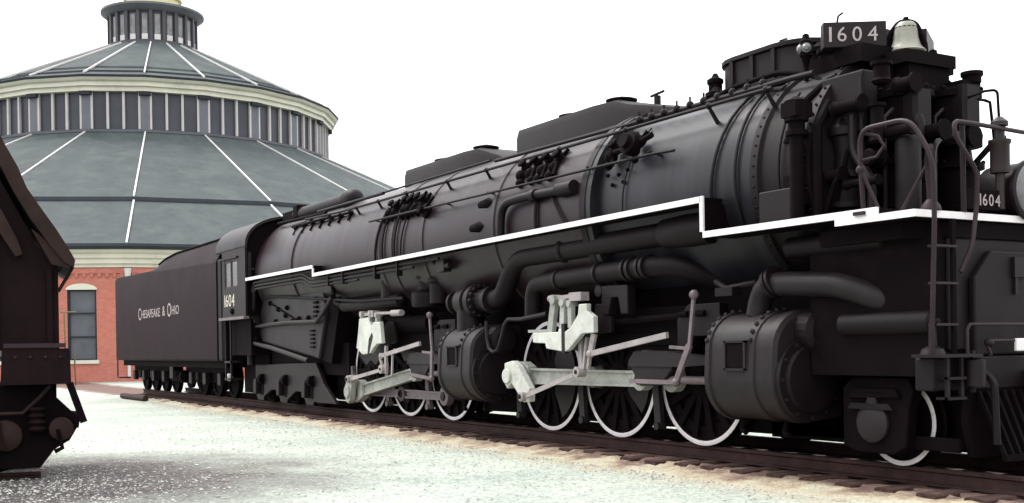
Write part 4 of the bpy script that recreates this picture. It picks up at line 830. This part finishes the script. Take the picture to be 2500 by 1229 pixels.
    if front:
        m_.bar((dx - 2.02, -1.36, 1.42), (dx - 1.96, -1.40, .98), .04, .075, (1, 0, 0)); m_.bar((dx - 1.86, -1.36, 1.42), (dx - 1.90, -1.40, .98), .04, .05, (1, 0, 0)); m_.bar((dx - 1.60, -1.42, 1.47), (dx - 1.70, -1.42, 1.18), .04, .10, (1, 0, 0)); m_.bar((dx - 1.70, -1.42, 1.2), (dx - 1.76, -1.42, .98), .04, .05, (1, 0, 0))
        m_.cyl((be[0], -1.50, be[1]), (be[0], -1.36, be[1]), .075, 12)
    else:
        m_.bar((dx - 1.92, -1.42, 1.18), (dx - 1.78, -1.42, .93), .04, .06, (1, 0, 0)); m_.bar((dx - 1.62, -1.42, 1.36), (dx - 1.64, -1.42, .84), .05, .07, (1, 0, 0)); m_.bar((dx - 1.33, -1.42, 1.24), (dx - 1.38, -1.42, .80), .03, .04, (1, 0, 0)); m_.cyl((be[0], -1.50, be[1]), (be[0], -1.36, be[1]), .085, 12)
    m_.build('gear_connecting_rod', PINKROD, loco)
    m_ = MB(); q0 = (dx - 1.70, 1.19) if front else (dx - 1.85, 1.17); q1 = (dx - .02, 1.42) if front else (dx - .20, 1.39)
    m_.bar((q0[0], -1.42, q0[1]), (q1[0], -1.40, q1[1]), .05, .075); m_.ball((q0[0], -1.42, q0[1]), .06, 8); m_.build('valve_rod', PINKROD, loco)
    # combination lever and union link
    m_ = MB()
    c0 = [(.54, 1.90), (.44, 1.27)] if front else [(.24, 1.88), (.32, 1.24)]; c1 = (.17, .83) if front else (.29, .77); ul = (-.86, .83) if front else (-.80, .84)
    m_.bar((dx + c0[0][0], -1.42, c0[0][1]), (dx + c0[1][0], -1.42, c0[1][1]), .03, .05, (1, 0, 0)); m_.ball((dx + c0[0][0], -1.42, c0[0][1]), .06, 8)
    m_.bar((dx + c0[1][0], -1.42, c0[1][1] + .02), (dx + c1[0], -1.42, c1[1]), .04, .085, (1, 0, 0)); m_.bar((dx + c1[0], -1.42, c1[1]), (dx + ul[0], -1.36, ul[1]), .04, .055); m_.ball((dx + c1[0], -1.42, c1[1]), .055, 8)
    m_.bar((dx + c0[1][0] - .38, -1.42, c0[1][1]), (dx + c0[1][0], -1.42, c0[1][1] - .02), .03, .04); m_.build('combination_lever', RODP, loco)
    if front: MB().bar((dx - 3.25, -1.46, 1.53), (dx - 2.7, -1.46, 1.53), .04, .04).build('oil_pipe', RODM, loco)
    g = MB(); g.xz([(dx - 3.25, 1.8), (dx + .2, 1.8), (dx + .35, 1.25), (dx - .1, 1.20), (dx - 1.0, 1.22), (dx - 2.0, 1.30), (dx - 3.1, 1.35)], -.97, -.9); g.build('gear_girder', DARK, loco, smooth=False)
engine(0, 180, True); engine(-6.913, 270, False)
# front engine fittings
MB().xz([(-1.66, 2.13), (-1.04, 2.11), (-1.04, 1.72), (-1.2, 1.72), (-1.26, 1.95), (-1.42, 1.95), (-1.5, 1.72), (-1.64, 1.72)], -1.26, -1.12).lathe((-1.72, -1.27, 2.06), (0, 1, 0), [(0, .09), (.16, .09)], 14).build('reverse_bracket', PURP, loco, smooth=False, bevel=.015)
MB().tube([(-4.7, -1.38, 1.72), (-4.66, -1.4, 1.45), (-4.55, -1.42, 1.28), (-4.42, -1.42, 1.22), (-4.28, -1.42, 1.26), (-4.18, -1.42, 1.40), (-4.08, -1.40, 1.66), (-3.98, -1.4, 1.73), (-3.6, -1.4, 1.72), (-2.85, -1.4, 1.78)], .032, 8).build('flexible_hose', PURP, loco)
MB().tube([(-3.2, -1.1, 1.72), (-1.7, -1.1, 1.62), (.6, -1.1, 1.68)], .05, 8).box(-3.0, .0, -1.0, -.85, 1.3, 1.45).build('brake_rigging', DARK, loco)
cpipe = MB().pipe([(1.47, -1.25, 1.62), (1.52, -1.25, 1.80), (1.66, -1.28, 1.96), (2.0, -1.3, 1.955), (2.8, -1.3, 1.90), (3.3, -1.15, 1.70), (3.5, -.8, 1.6)], .135, 18, .2).build('exhaust_pipe', GREY, loco)
MB().lathe((1.74, -1.29, 1.955), (.9, 0, .35), [(0, .13), (.005, .18), (.05, .18), (.055, .15), (.075, .15), (.08, .18), (.12, .18), (.125, .13)], 20).build('pipe_flange', PURP, cpipe)
MB().lathe((2.7, -1.22, 1.48), (1, 0, 0), [(0, .02), (.06, .12), (1.2, .12), (1.26, .02)], 16).build('air_tank', BLACK, loco)
MB().lathe((1.9, -1.2, 2.35), (1, 0, 0), [(0, .02), (.06, .12), (1.4, .12), (1.46, .02)], 16).build('air_tank', BLACK, loco)
MB().tube([(.7, -1.2, 2.05), (1.0, -1.3, 1.95), (1.4, -1.2, 2.0)], .04, 8).box(.9, 1.2, -1.4, -1.25, 1.86, 1.96).build('relief_valve', BLACK, loco)

# --- pilot deck, ladder, rails, headlight
pd = MB().xy([(3.05, -1.62), (4.03, -1.62), (4.03, 1.62), (3.05, 1.62)], 2.46, 2.53).build('pilot_deck', DARK, loco, smooth=False)
MB().box(3.05, 4.03, -1.65, -1.621, 2.468, 2.536).box(4.031, 4.06, -1.65, 1.65, 2.468, 2.536).build('white_edge', WHITE, pd, smooth=False)
MB().xy([(3.3, -1.60), (4.0, -1.60), (4.0, -1.1), (3.1, -1.1)], 2.531, 2.545).build('tread_plate', GEARM, pd, smooth=False)
MB().xy([(3.7, -1.4), (4.0, -1.1), (4.0, 1.1), (3.7, 1.4), (2.6, 1.4), (2.6, -1.4)], 2.3, 2.455).build('deck_frame', DARK, loco, smooth=False)
MB().box(3.3, 3.98, -1.1, 1.1, 1.2, 2.3).yz([(-.82, 1.15), (-.82, 1.9), (-.55, 2.18), (.55, 2.18), (.82, 1.9), (.82, 1.15)], 3.98, 4.06).build('front_casing', BLACK, loco, smooth=False, bevel=.02)
MB().box(4.06, 4.10, -.26, -.06, 1.92, 2.12).box(4.06, 4.09, -.24, -.20, 1.75, 1.92).build('casing_latch', PURP, loco, smooth=False)
MB().pipe([(3.41, -1.62, 2.53), (3.41, -1.66, 3.0), (3.42, -1.68, 3.38), (4.02, -1.66, 3.39), (4.24, -1.62, 3.0), (4.20, -1.55, 2.5), (4.12, -1.52, 1.16)], .024, 9, .16).build('ladder_rail', PIPEM, loco)
m_ = MB(); m_.tube([(3.42, -1.66, 2.98), (3.56, -1.55, 2.54)], .02, 8); m_.ball((3.41, -1.66, 2.99), .045, 8); m_.tube([(3.46, -1.68, 3.34), (3.58, -1.6, 3.30), (3.62, -1.56, 3.2), (3.56, -1.6, 3.10), (3.44, -1.66, 3.08)], .016, 8); m_.box(3.32, 3.46, -1.68, -1.56, 2.545, 2.58); m_.build('rail_brace', PIPEM, loco)
m_ = MB(); m_.pipe([(4.20, -1.60, 3.10), (4.0, -1.40, 3.02), (4.0, -1.36, 2.56)], .03, 8, .12); m_.tube([(3.98, -1.38, 2.98), (3.72, -1.45, 2.55)], .016, 8); m_.lathe((4.0, -1.36, 2.545), (0, 0, 1), [(0, .10), (.04, .09), (.10, .04)], 12); m_.build('rail_brace', PIPEM, loco)
MB().pipe([(4.12, -1.10, 1.95), (4.16, -.98, 2.2), (4.12, -.86, 2.54), (4.14, -.86, 2.92), (4.10, -1.12, 3.25), (4.08, -1.12, 3.40), (4.08, -.85, 3.40), (4.02, .1, 3.39), (4.02, 1.2, 3.39)], .023, 9, .10).build('ladder_rail', PIPEM, loco)
MB().tube([(4.05, -.95, 2.54), (4.05, -.96, 3.38)], .026, 8).build('rail_post', PURP, loco)
for z in (2.19, 1.84, 1.45): MB().bar((4.12, -1.50, z), (4.12, -1.20, z), .10, .022).build('ladder_rung', PIPEM, loco, smooth=False)
MB().bar((4.10, -1.18, 1.16), (4.10, -1.18, 2.46), .05, .035).build('ladder_stile', DARK, loco, smooth=False)
hl = MB().lathe((3.55, .03, 2.80), (1, 0, 0), [(0, .10), (.02, .22), (.10, .29), (.50, .29), (.52, .315), (.56, .315), (.57, .28)], 32, cap=False).build('headlight', PURP, loco)
MB().lathe((4.115, .03, 2.80), (1, 0, 0), [(0, .285), (.012, .27), (.03, .18), (.036, .02)], 32).build('lens', LENS, hl)
nb = MB().box(3.98, 4.02, -.86, -.28, 2.58, 2.78).build('number_plate', DARK, loco, smooth=False)
t = MB(); x = -.68
for ch in '1604': x += text_mesh(t, ch, (4.022, x, 2.62), (0, 1, 0), (0, 0, 1), .115, .95) + .028
t.build('numerals', LETTER, nb, smooth=False)
MB().box(3.6, 3.96, -.5, .6, 2.54, 2.60).build('headlight_stand', DARK, loco, smooth=False)
MB().lathe((4.0, -.335, 3.0), (0, 0, 1), [(-.40, .045), (-.05, .045), (-.04, .09), (0, .095), (.24, .095), (.26, .11), (.29, .11), (.30, .05), (.42, .05), (.43, .085), (.47, .085), (.52, .03)], 20).tube([(4.0, -.26, 3.27), (4.0, -.26, 3.34)], .02, 6).build('air_filter', mat('maroon_tank_paint', (0.014, 0.005, 0.006), .5, .3, 4), loco)
MB().pipe([(3.1, .34, 3.95), (3.9, -.42, 3.79), (4.0, -.36, 3.79), (4.0, -.34, 3.5)], .014, 6, .05).build('pump_pipe', DARK, loco)
MB().bar((3.2, .3, 3.2), (4.0, -.34, 3.33), .04, .05).build('filter_bracket', DARK, loco, smooth=False)
# --- pilot beam, pilot, coupler, steps
MB().box(3.9, 4.12, -1.5, 1.5, .82, 1.14).build('pilot_beam', BLACK, loco, smooth=False, bevel=.02)
m_ = MB(); m_.yz([(-.95, .82), (-1.0, .52), (-.9, .16), (.9, .16), (1.0, .52), (.95, .82)], 4.02, 4.10)
for k in range(15): y = -.86 + k * .123; m_.bar((4.12, y, .8), (4.35, y * .9, .18), .06, .03)
m_.bar((4.37, -.82, .17), (4.37, .82, .17), .05, .06); m_.build('pilot', DARK, loco, smooth=False)
MB().box(4.12, 4.5, -.16, .16, .72, 1.0).lathe((4.5, 0, .7), (0, 0, 1), [(0, .15), (.32, .15)], 14).build('coupler', DARK, loco, smooth=False)
MB().tube([(4.22, -1.14, 1.14), (4.22, -1.14, 1.40), (4.22, -1.10, 1.45), (4.22, .9, 1.45)], .016, 8).tube([(4.20, -.78, 1.15), (4.20, -.82, 1.24), (4.20, -.76, 1.29), (4.20, .9, 1.29)], .018, 8).build('cut_lever', PIPEM, loco)
MB().ball((4.20, -.80, 1.27), .045, 8).box(4.13, 4.17, -1.0, -.96, .8, 1.2).build('lever_bracket', PURP, loco)
MB().box(4.20, 4.235, -.43, -.14, 1.185, 1.31).build('white_plate', WHITE, loco, smooth=False, bevel=.01)
m_ = MB(); m_.box(3.95, 4.3, -1.60, -1.02, 1.14, 1.17); m_.box(4.18, 4.21, -1.42, -1.38, .74, 1.14); m_.box(4.18, 4.21, -1.22, -1.18, .74, 1.14)
for z in (.74, .93): m_.box(4.08, 4.24, -1.42, -1.18, z, z + .025)
m_.build('pilot_step', PURP, loco, smooth=False)
MB().lathe((4.05, -1.42, 1.17), (0, 0, 1), [(0, .12), (.05, .10), (.08, .04), (.28, .035)], 12).lathe((4.22, -1.04, .86), (0, 0, 1), [(0, .10), (.25, .10), (.27, .06)], 12).build('post_base', PURP, loco)
for y in (-.86, .86):
    MB().pipe([(4.16, y, 1.0), (4.3, y, .9), (4.32, y, .3)], .035, 8, .12).build('air_hose', BLACK, loco)
# --- leading truck
TX = 3.16
for s in (-1, 1):
    m_ = MB(); m_.lathe((TX, s * .72, .457), (0, s, 0), [(0, .49), (.02, .49), (.03, .457), (.13, .455), (.132, .40), (.09, .38), (.09, .1)], 40, cap=False); m_.lathe((TX, s * .80, .457), (0, s, 0), [(0, .40), (.01, .02)], 24); wo = m_.build('truck_wheel', DARK, loco)
    MB().lathe((TX, s * .85, .457), (0, s, 0), [(.002, .452), (.005, .449), (.005, .405), (.002, .401)], 44, cap=False).build('white_rim', RIMM, wo)
m_ = MB(); m_.xz([(2.62, .20), (2.62, .82), (2.75, .93), (3.48, .93), (3.56, .80), (3.50, .62), (3.46, .22), (3.30, .14), (2.8, .14)], -1.12, -.98)
m_.xz([(2.72, .70), (3.42, .72), (3.36, .82), (2.8, .82)], -1.16, -1.12); m_.bar((2.95, -1.14, .78), (3.3, -1.14, .78), .05, .05); m_.box(3.4, 4.0, -1.0, -.93, .2, .34); m_.build('truck_frame', DARK, loco, smooth=False, bevel=.02)
m_ = MB(); m_.lathe((3.05, -1.13, .46), (0, -1, 0), [(0, .21), (.03, .205), (.05, .16), (.06, .02)], 24); m_.xz([(2.90, .46), (3.0, .72), (3.10, .72), (3.20, .46)], -1.16, -1.12); m_.build('journal_cover', GREY, loco)
MB().xz([(2.75, .60), (3.35, .60), (3.3, .66), (2.8, .66)], -1.19, -1.15).build('truck_spring', BLACK, loco, smooth=False)
# --- trailing truck under the firebox
tp = [(-17.3, .95), (-13.0, 1.02), (-12.55, .55), (-11.85, .13), (-12.9, .12)]
for c in (-13.45, -15.2, -16.95):
    tp += [(c + .30, .14), (c + .24, .05), (c - .2, .05), (c - .28, .16), (c - .52, .34), (c - .9, .34)] if c > -16.9 else [(c + .30, .16), (c + .24, .06), (c - .2, .06), (c - .4, .3)]
MB().xz(tp, -1.14, -1.04).build('trailing_frame', PURP, loco, smooth=False, bevel=.015)
for c in (-13.45, -15.2, -16.95):
    m_ = MB(); m_.prism([(c - .18, -1.145, .22), (c + .02, -1.145, .22), (c + .04, -1.145, .58), (c - .10, -1.145, .62), (c - .20, -1.145, .52)], (0, -.12, 0)); m_.build('journal_box', PURP, loco, smooth=False, bevel=.02)
    m_ = MB(); m_.lathe((c + .16, -1.15, .60), (1, 0, 0), [(0, .13), (.16, .13)], 12); m_.xz([(c + .06, .55), (c + .3, .55), (c + .26, .2), (c + .1, .2)], -1.15, -1.141); m_.build('box_opening', DARK, loco, smooth=False)
    for s in (-1, 1): MB().lathe((c, s * .72, .546), (0, s, 0), [(0, .57), (.02, .57), (.03, .546), (.13, .544), (.132, .47), (.09, .45), (.09, .02)], 36).build('trailing_wheel', DARK, loco)
# --- cab
def archpts(hw, ze, zt, n=18, x=0.0):
    p = []
    for i in range(n + 1):
        a = math.pi * i / n; c = math.cos(a); s = math.sin(a)
        p.append((x, -hw * (abs(c) ** .72) * (1 if c > 0 else -1), ze + (zt - ze) * s ** .9))
    return p
cab = MB()
cab.box(-18.38, -16.42, -1.65, -1.60, 2.17, 2.92); cab.box(-18.38, -18.17, -1.65, -1.60, 2.92, 3.64); cab.box(-17.05, -16.42, -1.65, -1.60, 2.92, 3.64); cab.box(-18.38, -16.42, -1.65, -1.60, 3.64, 3.92)
cab.box(-18.38, -18.34, -1.6, 1.6, 3.5, 3.92); cab.box(-18.38, -16.42, 1.60, 1.65, 2.17, 3.92)
cabo = cab.build('cab', PURP, loco, smooth=False)
rf = MB().loft([archpts(1.67, 3.90, 4.70, x=-18.9) + list(reversed(archpts(1.62, 3.86, 4.64, x=-18.9))), archpts(1.67, 3.90, 4.70, x=-16.35) + list(reversed(archpts(1.62, 3.86, 4.64, x=-16.35)))]).build('cab_roof', GREY, loco, ang=40)
MB().box(-16.46, -16.43, -1.6, 1.6, 2.17, 3.92).yz([(q[1], q[2]) for q in archpts(1.61, 3.92, 4.63)], -16.46, -16.43).build('cab_front', DARK, loco, smooth=False)
MB().box(-16.42, -16.40, -1.58, -1.50, 3.15, 3.75).box(-16.42, -16.38, -1.55, -1.35, 3.3, 3.36).build('front_window', GREY, loco, smooth=False)
wn = MB()
for a, b in ((-18.17, -18.12), (-17.66, -17.58), (-17.10, -17.05)): wn.box(a, b, -1.645, -1.61, 2.95, 3.62)
wn.box(-18.12, -17.10, -1.645, -1.61, 2.92, 2.96); wn.box(-18.12, -17.10, -1.645, -1.61, 3.58, 3.64)
wo = wn.build('cab_window', PIPEM, loco, smooth=False)
MB().box(-18.17, -17.05, -1.625, -1.615, 2.93, 3.63).build('pane', mat('cab_glass', (0.10, 0.10, 0.11), .12, .2, 2, None, bump=0, spec=.6), wo, smooth=False)
MB().box(-18.3, -17.0, -1.70, -1.651, 3.66, 3.70).build('rain_gutter', PURP, loco, smooth=False)
t = MB(); x = -18.18
for ch in '1604': x += text_mesh(t, ch, (x, -1.652, 2.45), (1, 0, 0), (0, 0, 1), .31, 1.15) + .045
t.build('cab_numerals', LETTERC, loco, smooth=False)
MB().lathe((-17.5, -1.65, 2.32), (0, -1, 0), [(0, .08), (.04, .08), (.06, .05)], 10).build('vent', DARK, loco)
MB().box(-18.45, -16.3, -1.74, -1.60, 2.10, 2.17).build('cab_ledge', RODP, loco, smooth=False)
MB().box(-18.3, -16.5, -1.5, 1.5, 1.2, 2.1).build('cab_floor', DARK, loco, smooth=False)
m_ = MB(); m_.tube([(-18.45, -1.6, 1.1), (-18.45, -1.6, 3.6)], .02, 8); m_.box(-18.4, -17.9, -1.62, -1.3, .55, .6); m_.box(-18.4, -18.36, -1.6, -1.56, .55, 2.1); m_.box(-17.94, -17.9, -1.6, -1.56, .55, 2.1); m_.box(-18.4, -17.9, -1.62, -1.3, 1.0, 1.05); m_.build('cab_step', PURP, loco)
MB().ball((-18.55, -1.45, .62), .10, 10).build('white_lamp', WHITE, loco)

# ------------------------------------------------------------------ tender
ten = thing('tender', 'long black tender lettered Chesapeake & Ohio coupled behind the cab', 'tender', (-25, 0, 0))
def tsec(x, zt, hw, ztop, crown):
    n = 10; p = [(x, -1.62, 1.05), (x, -1.65, 1.10), (x, -1.65, zt - .06), (x, -1.63, zt)]
    q = []
    for i in range(1, n):
        a = math.pi * i / n; q.append((x, -hw * math.cos(a), ztop + crown * math.sin(a)))
    p += [(x, -hw - .03, ztop - .02)] + q + [(x, hw + .03, ztop - .02), (x, 1.63, zt), (x, 1.65, zt - .06), (x, 1.65, 1.10), (x, 1.62, 1.05)]
    return p
S = [tsec(-31.75, 3.95, 1.5, 3.96, .02), tsec(-31.6, 4.0, 1.55, 4.0, .02), tsec(-26.4, 3.92, 1.50, 3.94, .05), tsec(-25.9, 3.92, 1.45, 4.06, .12), tsec(-25.4, 3.88, 1.38, 4.22, .20), tsec(-24.3, 3.84, 1.30, 4.32, .26), tsec(-19.3, 3.72, 1.28, 4.34, .27), tsec(-18.95, 3.72, 1.28, 4.34, .27)]
MB().loft(S).build('tank_body', TENDERM, ten, ang=28)
MB().lathe((-20.0, 0, 4.2), (1, 0, 0), [(0, .6), (.05, .62)], 10).build('coal_gate', DARK, ten)
MB().box(-18.94, -18.60, -1.62, 1.62, 1.05, 3.75).build('front_bulkhead', BLACK, ten, smooth=False, bevel=.05)
MB().prism([(-19.7, -1.2, 3.9), (-18.75, -1.35, 3.9), (-18.75, -1.15, 4.45), (-19.3, -1.1, 4.45)], (0, .2, 0)).build('coal_board', BLACK, ten, smooth=False)
MB().tube([(-25.9, -1.48, 4.10), (-25.3, -1.40, 4.25), (-24.3, -1.32, 4.35), (-19.2, -1.30, 4.37)], .03, 8).build('bunker_rim', DARK, ten)
x = -28.10; zb = 2.43
for word in ((('C', .40, .62), ('HESAPEAKE', .27, .80)), (('&', .30, .8),), (('O', .42, .62), ('HIO', .27, .80))):
    t = MB()
    for s_, h, wd in word: x += text_mesh(t, s_, (x, -1.652, zb - (.05 if h > .35 else 0)), (1, 0, 0), (0, 0, 1), h, wd * 1.62) + .09
    t.build('lettering', LETTER, ten, smooth=False); x += .20
MB().box(-31.5, -18.9, -1.45, 1.45, .86, 1.049).build('tender_frame', DARK, ten, smooth=False)
m_ = MB(); m_.tube([(-31.72, -1.55, 1.2), (-31.85, -1.58, 1.3), (-31.85, -1.58, 3.7), (-31.7, -1.55, 3.8)], .02, 6); m_.box(-31.9, -31.5, -1.6, -1.2, .40, .45); m_.box(-31.9, -31.86, -1.6, -1.56, .40, 1.1); m_.build('rear_step', PIPEM, ten)
for c in (-30.75, -29.35, -27.95, -26.55, -23.2, -21.7, -20.2):
    for s in (-1, 1):
        MB().lathe((c, s * .72, .53), (0, s, 0), [(0, .56), (.02, .56), (.03, .53), (.13, .528), (.132, .44), (.09, .42), (.09, .02)], 32).build('tender_wheel', DARK, ten)
    MB().prism([(c - .16, -1.12, .36), (c + .16, -1.12, .36), (c + .14, -1.12, .70), (c - .14, -1.12, .70)], (0, -.14, 0)).build('journal_box', PURP, ten, smooth=False, bevel=.02)
for a, b in ((-31.3, -26.0), (-23.8, -19.6)):
    m_ = MB(); m_.box(a, b, -1.11, -1.0, .70, .86); n = int(round((b - a) / 1.4))
    m_.xz([(a, .70), (b, .70), (b - .2, .42), (a + .2, .42)], -1.06, -1.0)
    m_.build('truck_frame', DARK, ten, smooth=False)
    for k in range(3):
        c = a + .9 + k * (b - a - 1.8) / 2; m_ = MB(); m_.lathe((c, -1.08, .46), (0, 0, 1), [(0, .09), (.24, .09)], 10); m_.build('truck_spring', PURP, ten)
MB().lathe((-25.6, -1.1, .55), (1, 0, 0), [(0, .02), (.06, .2), (1.4, .2), (1.46, .02)], 14).build('air_tank', DARK, ten)
MB().box(-25.0, -24.6, -1.42, -1.38, .5, 1.0).build('side_plate', PURP, ten, smooth=False)
MB().bar((-31.9, 0, .85), (-31.6, 0, .85), .3, .25).build('coupler', DARK, ten, smooth=False)
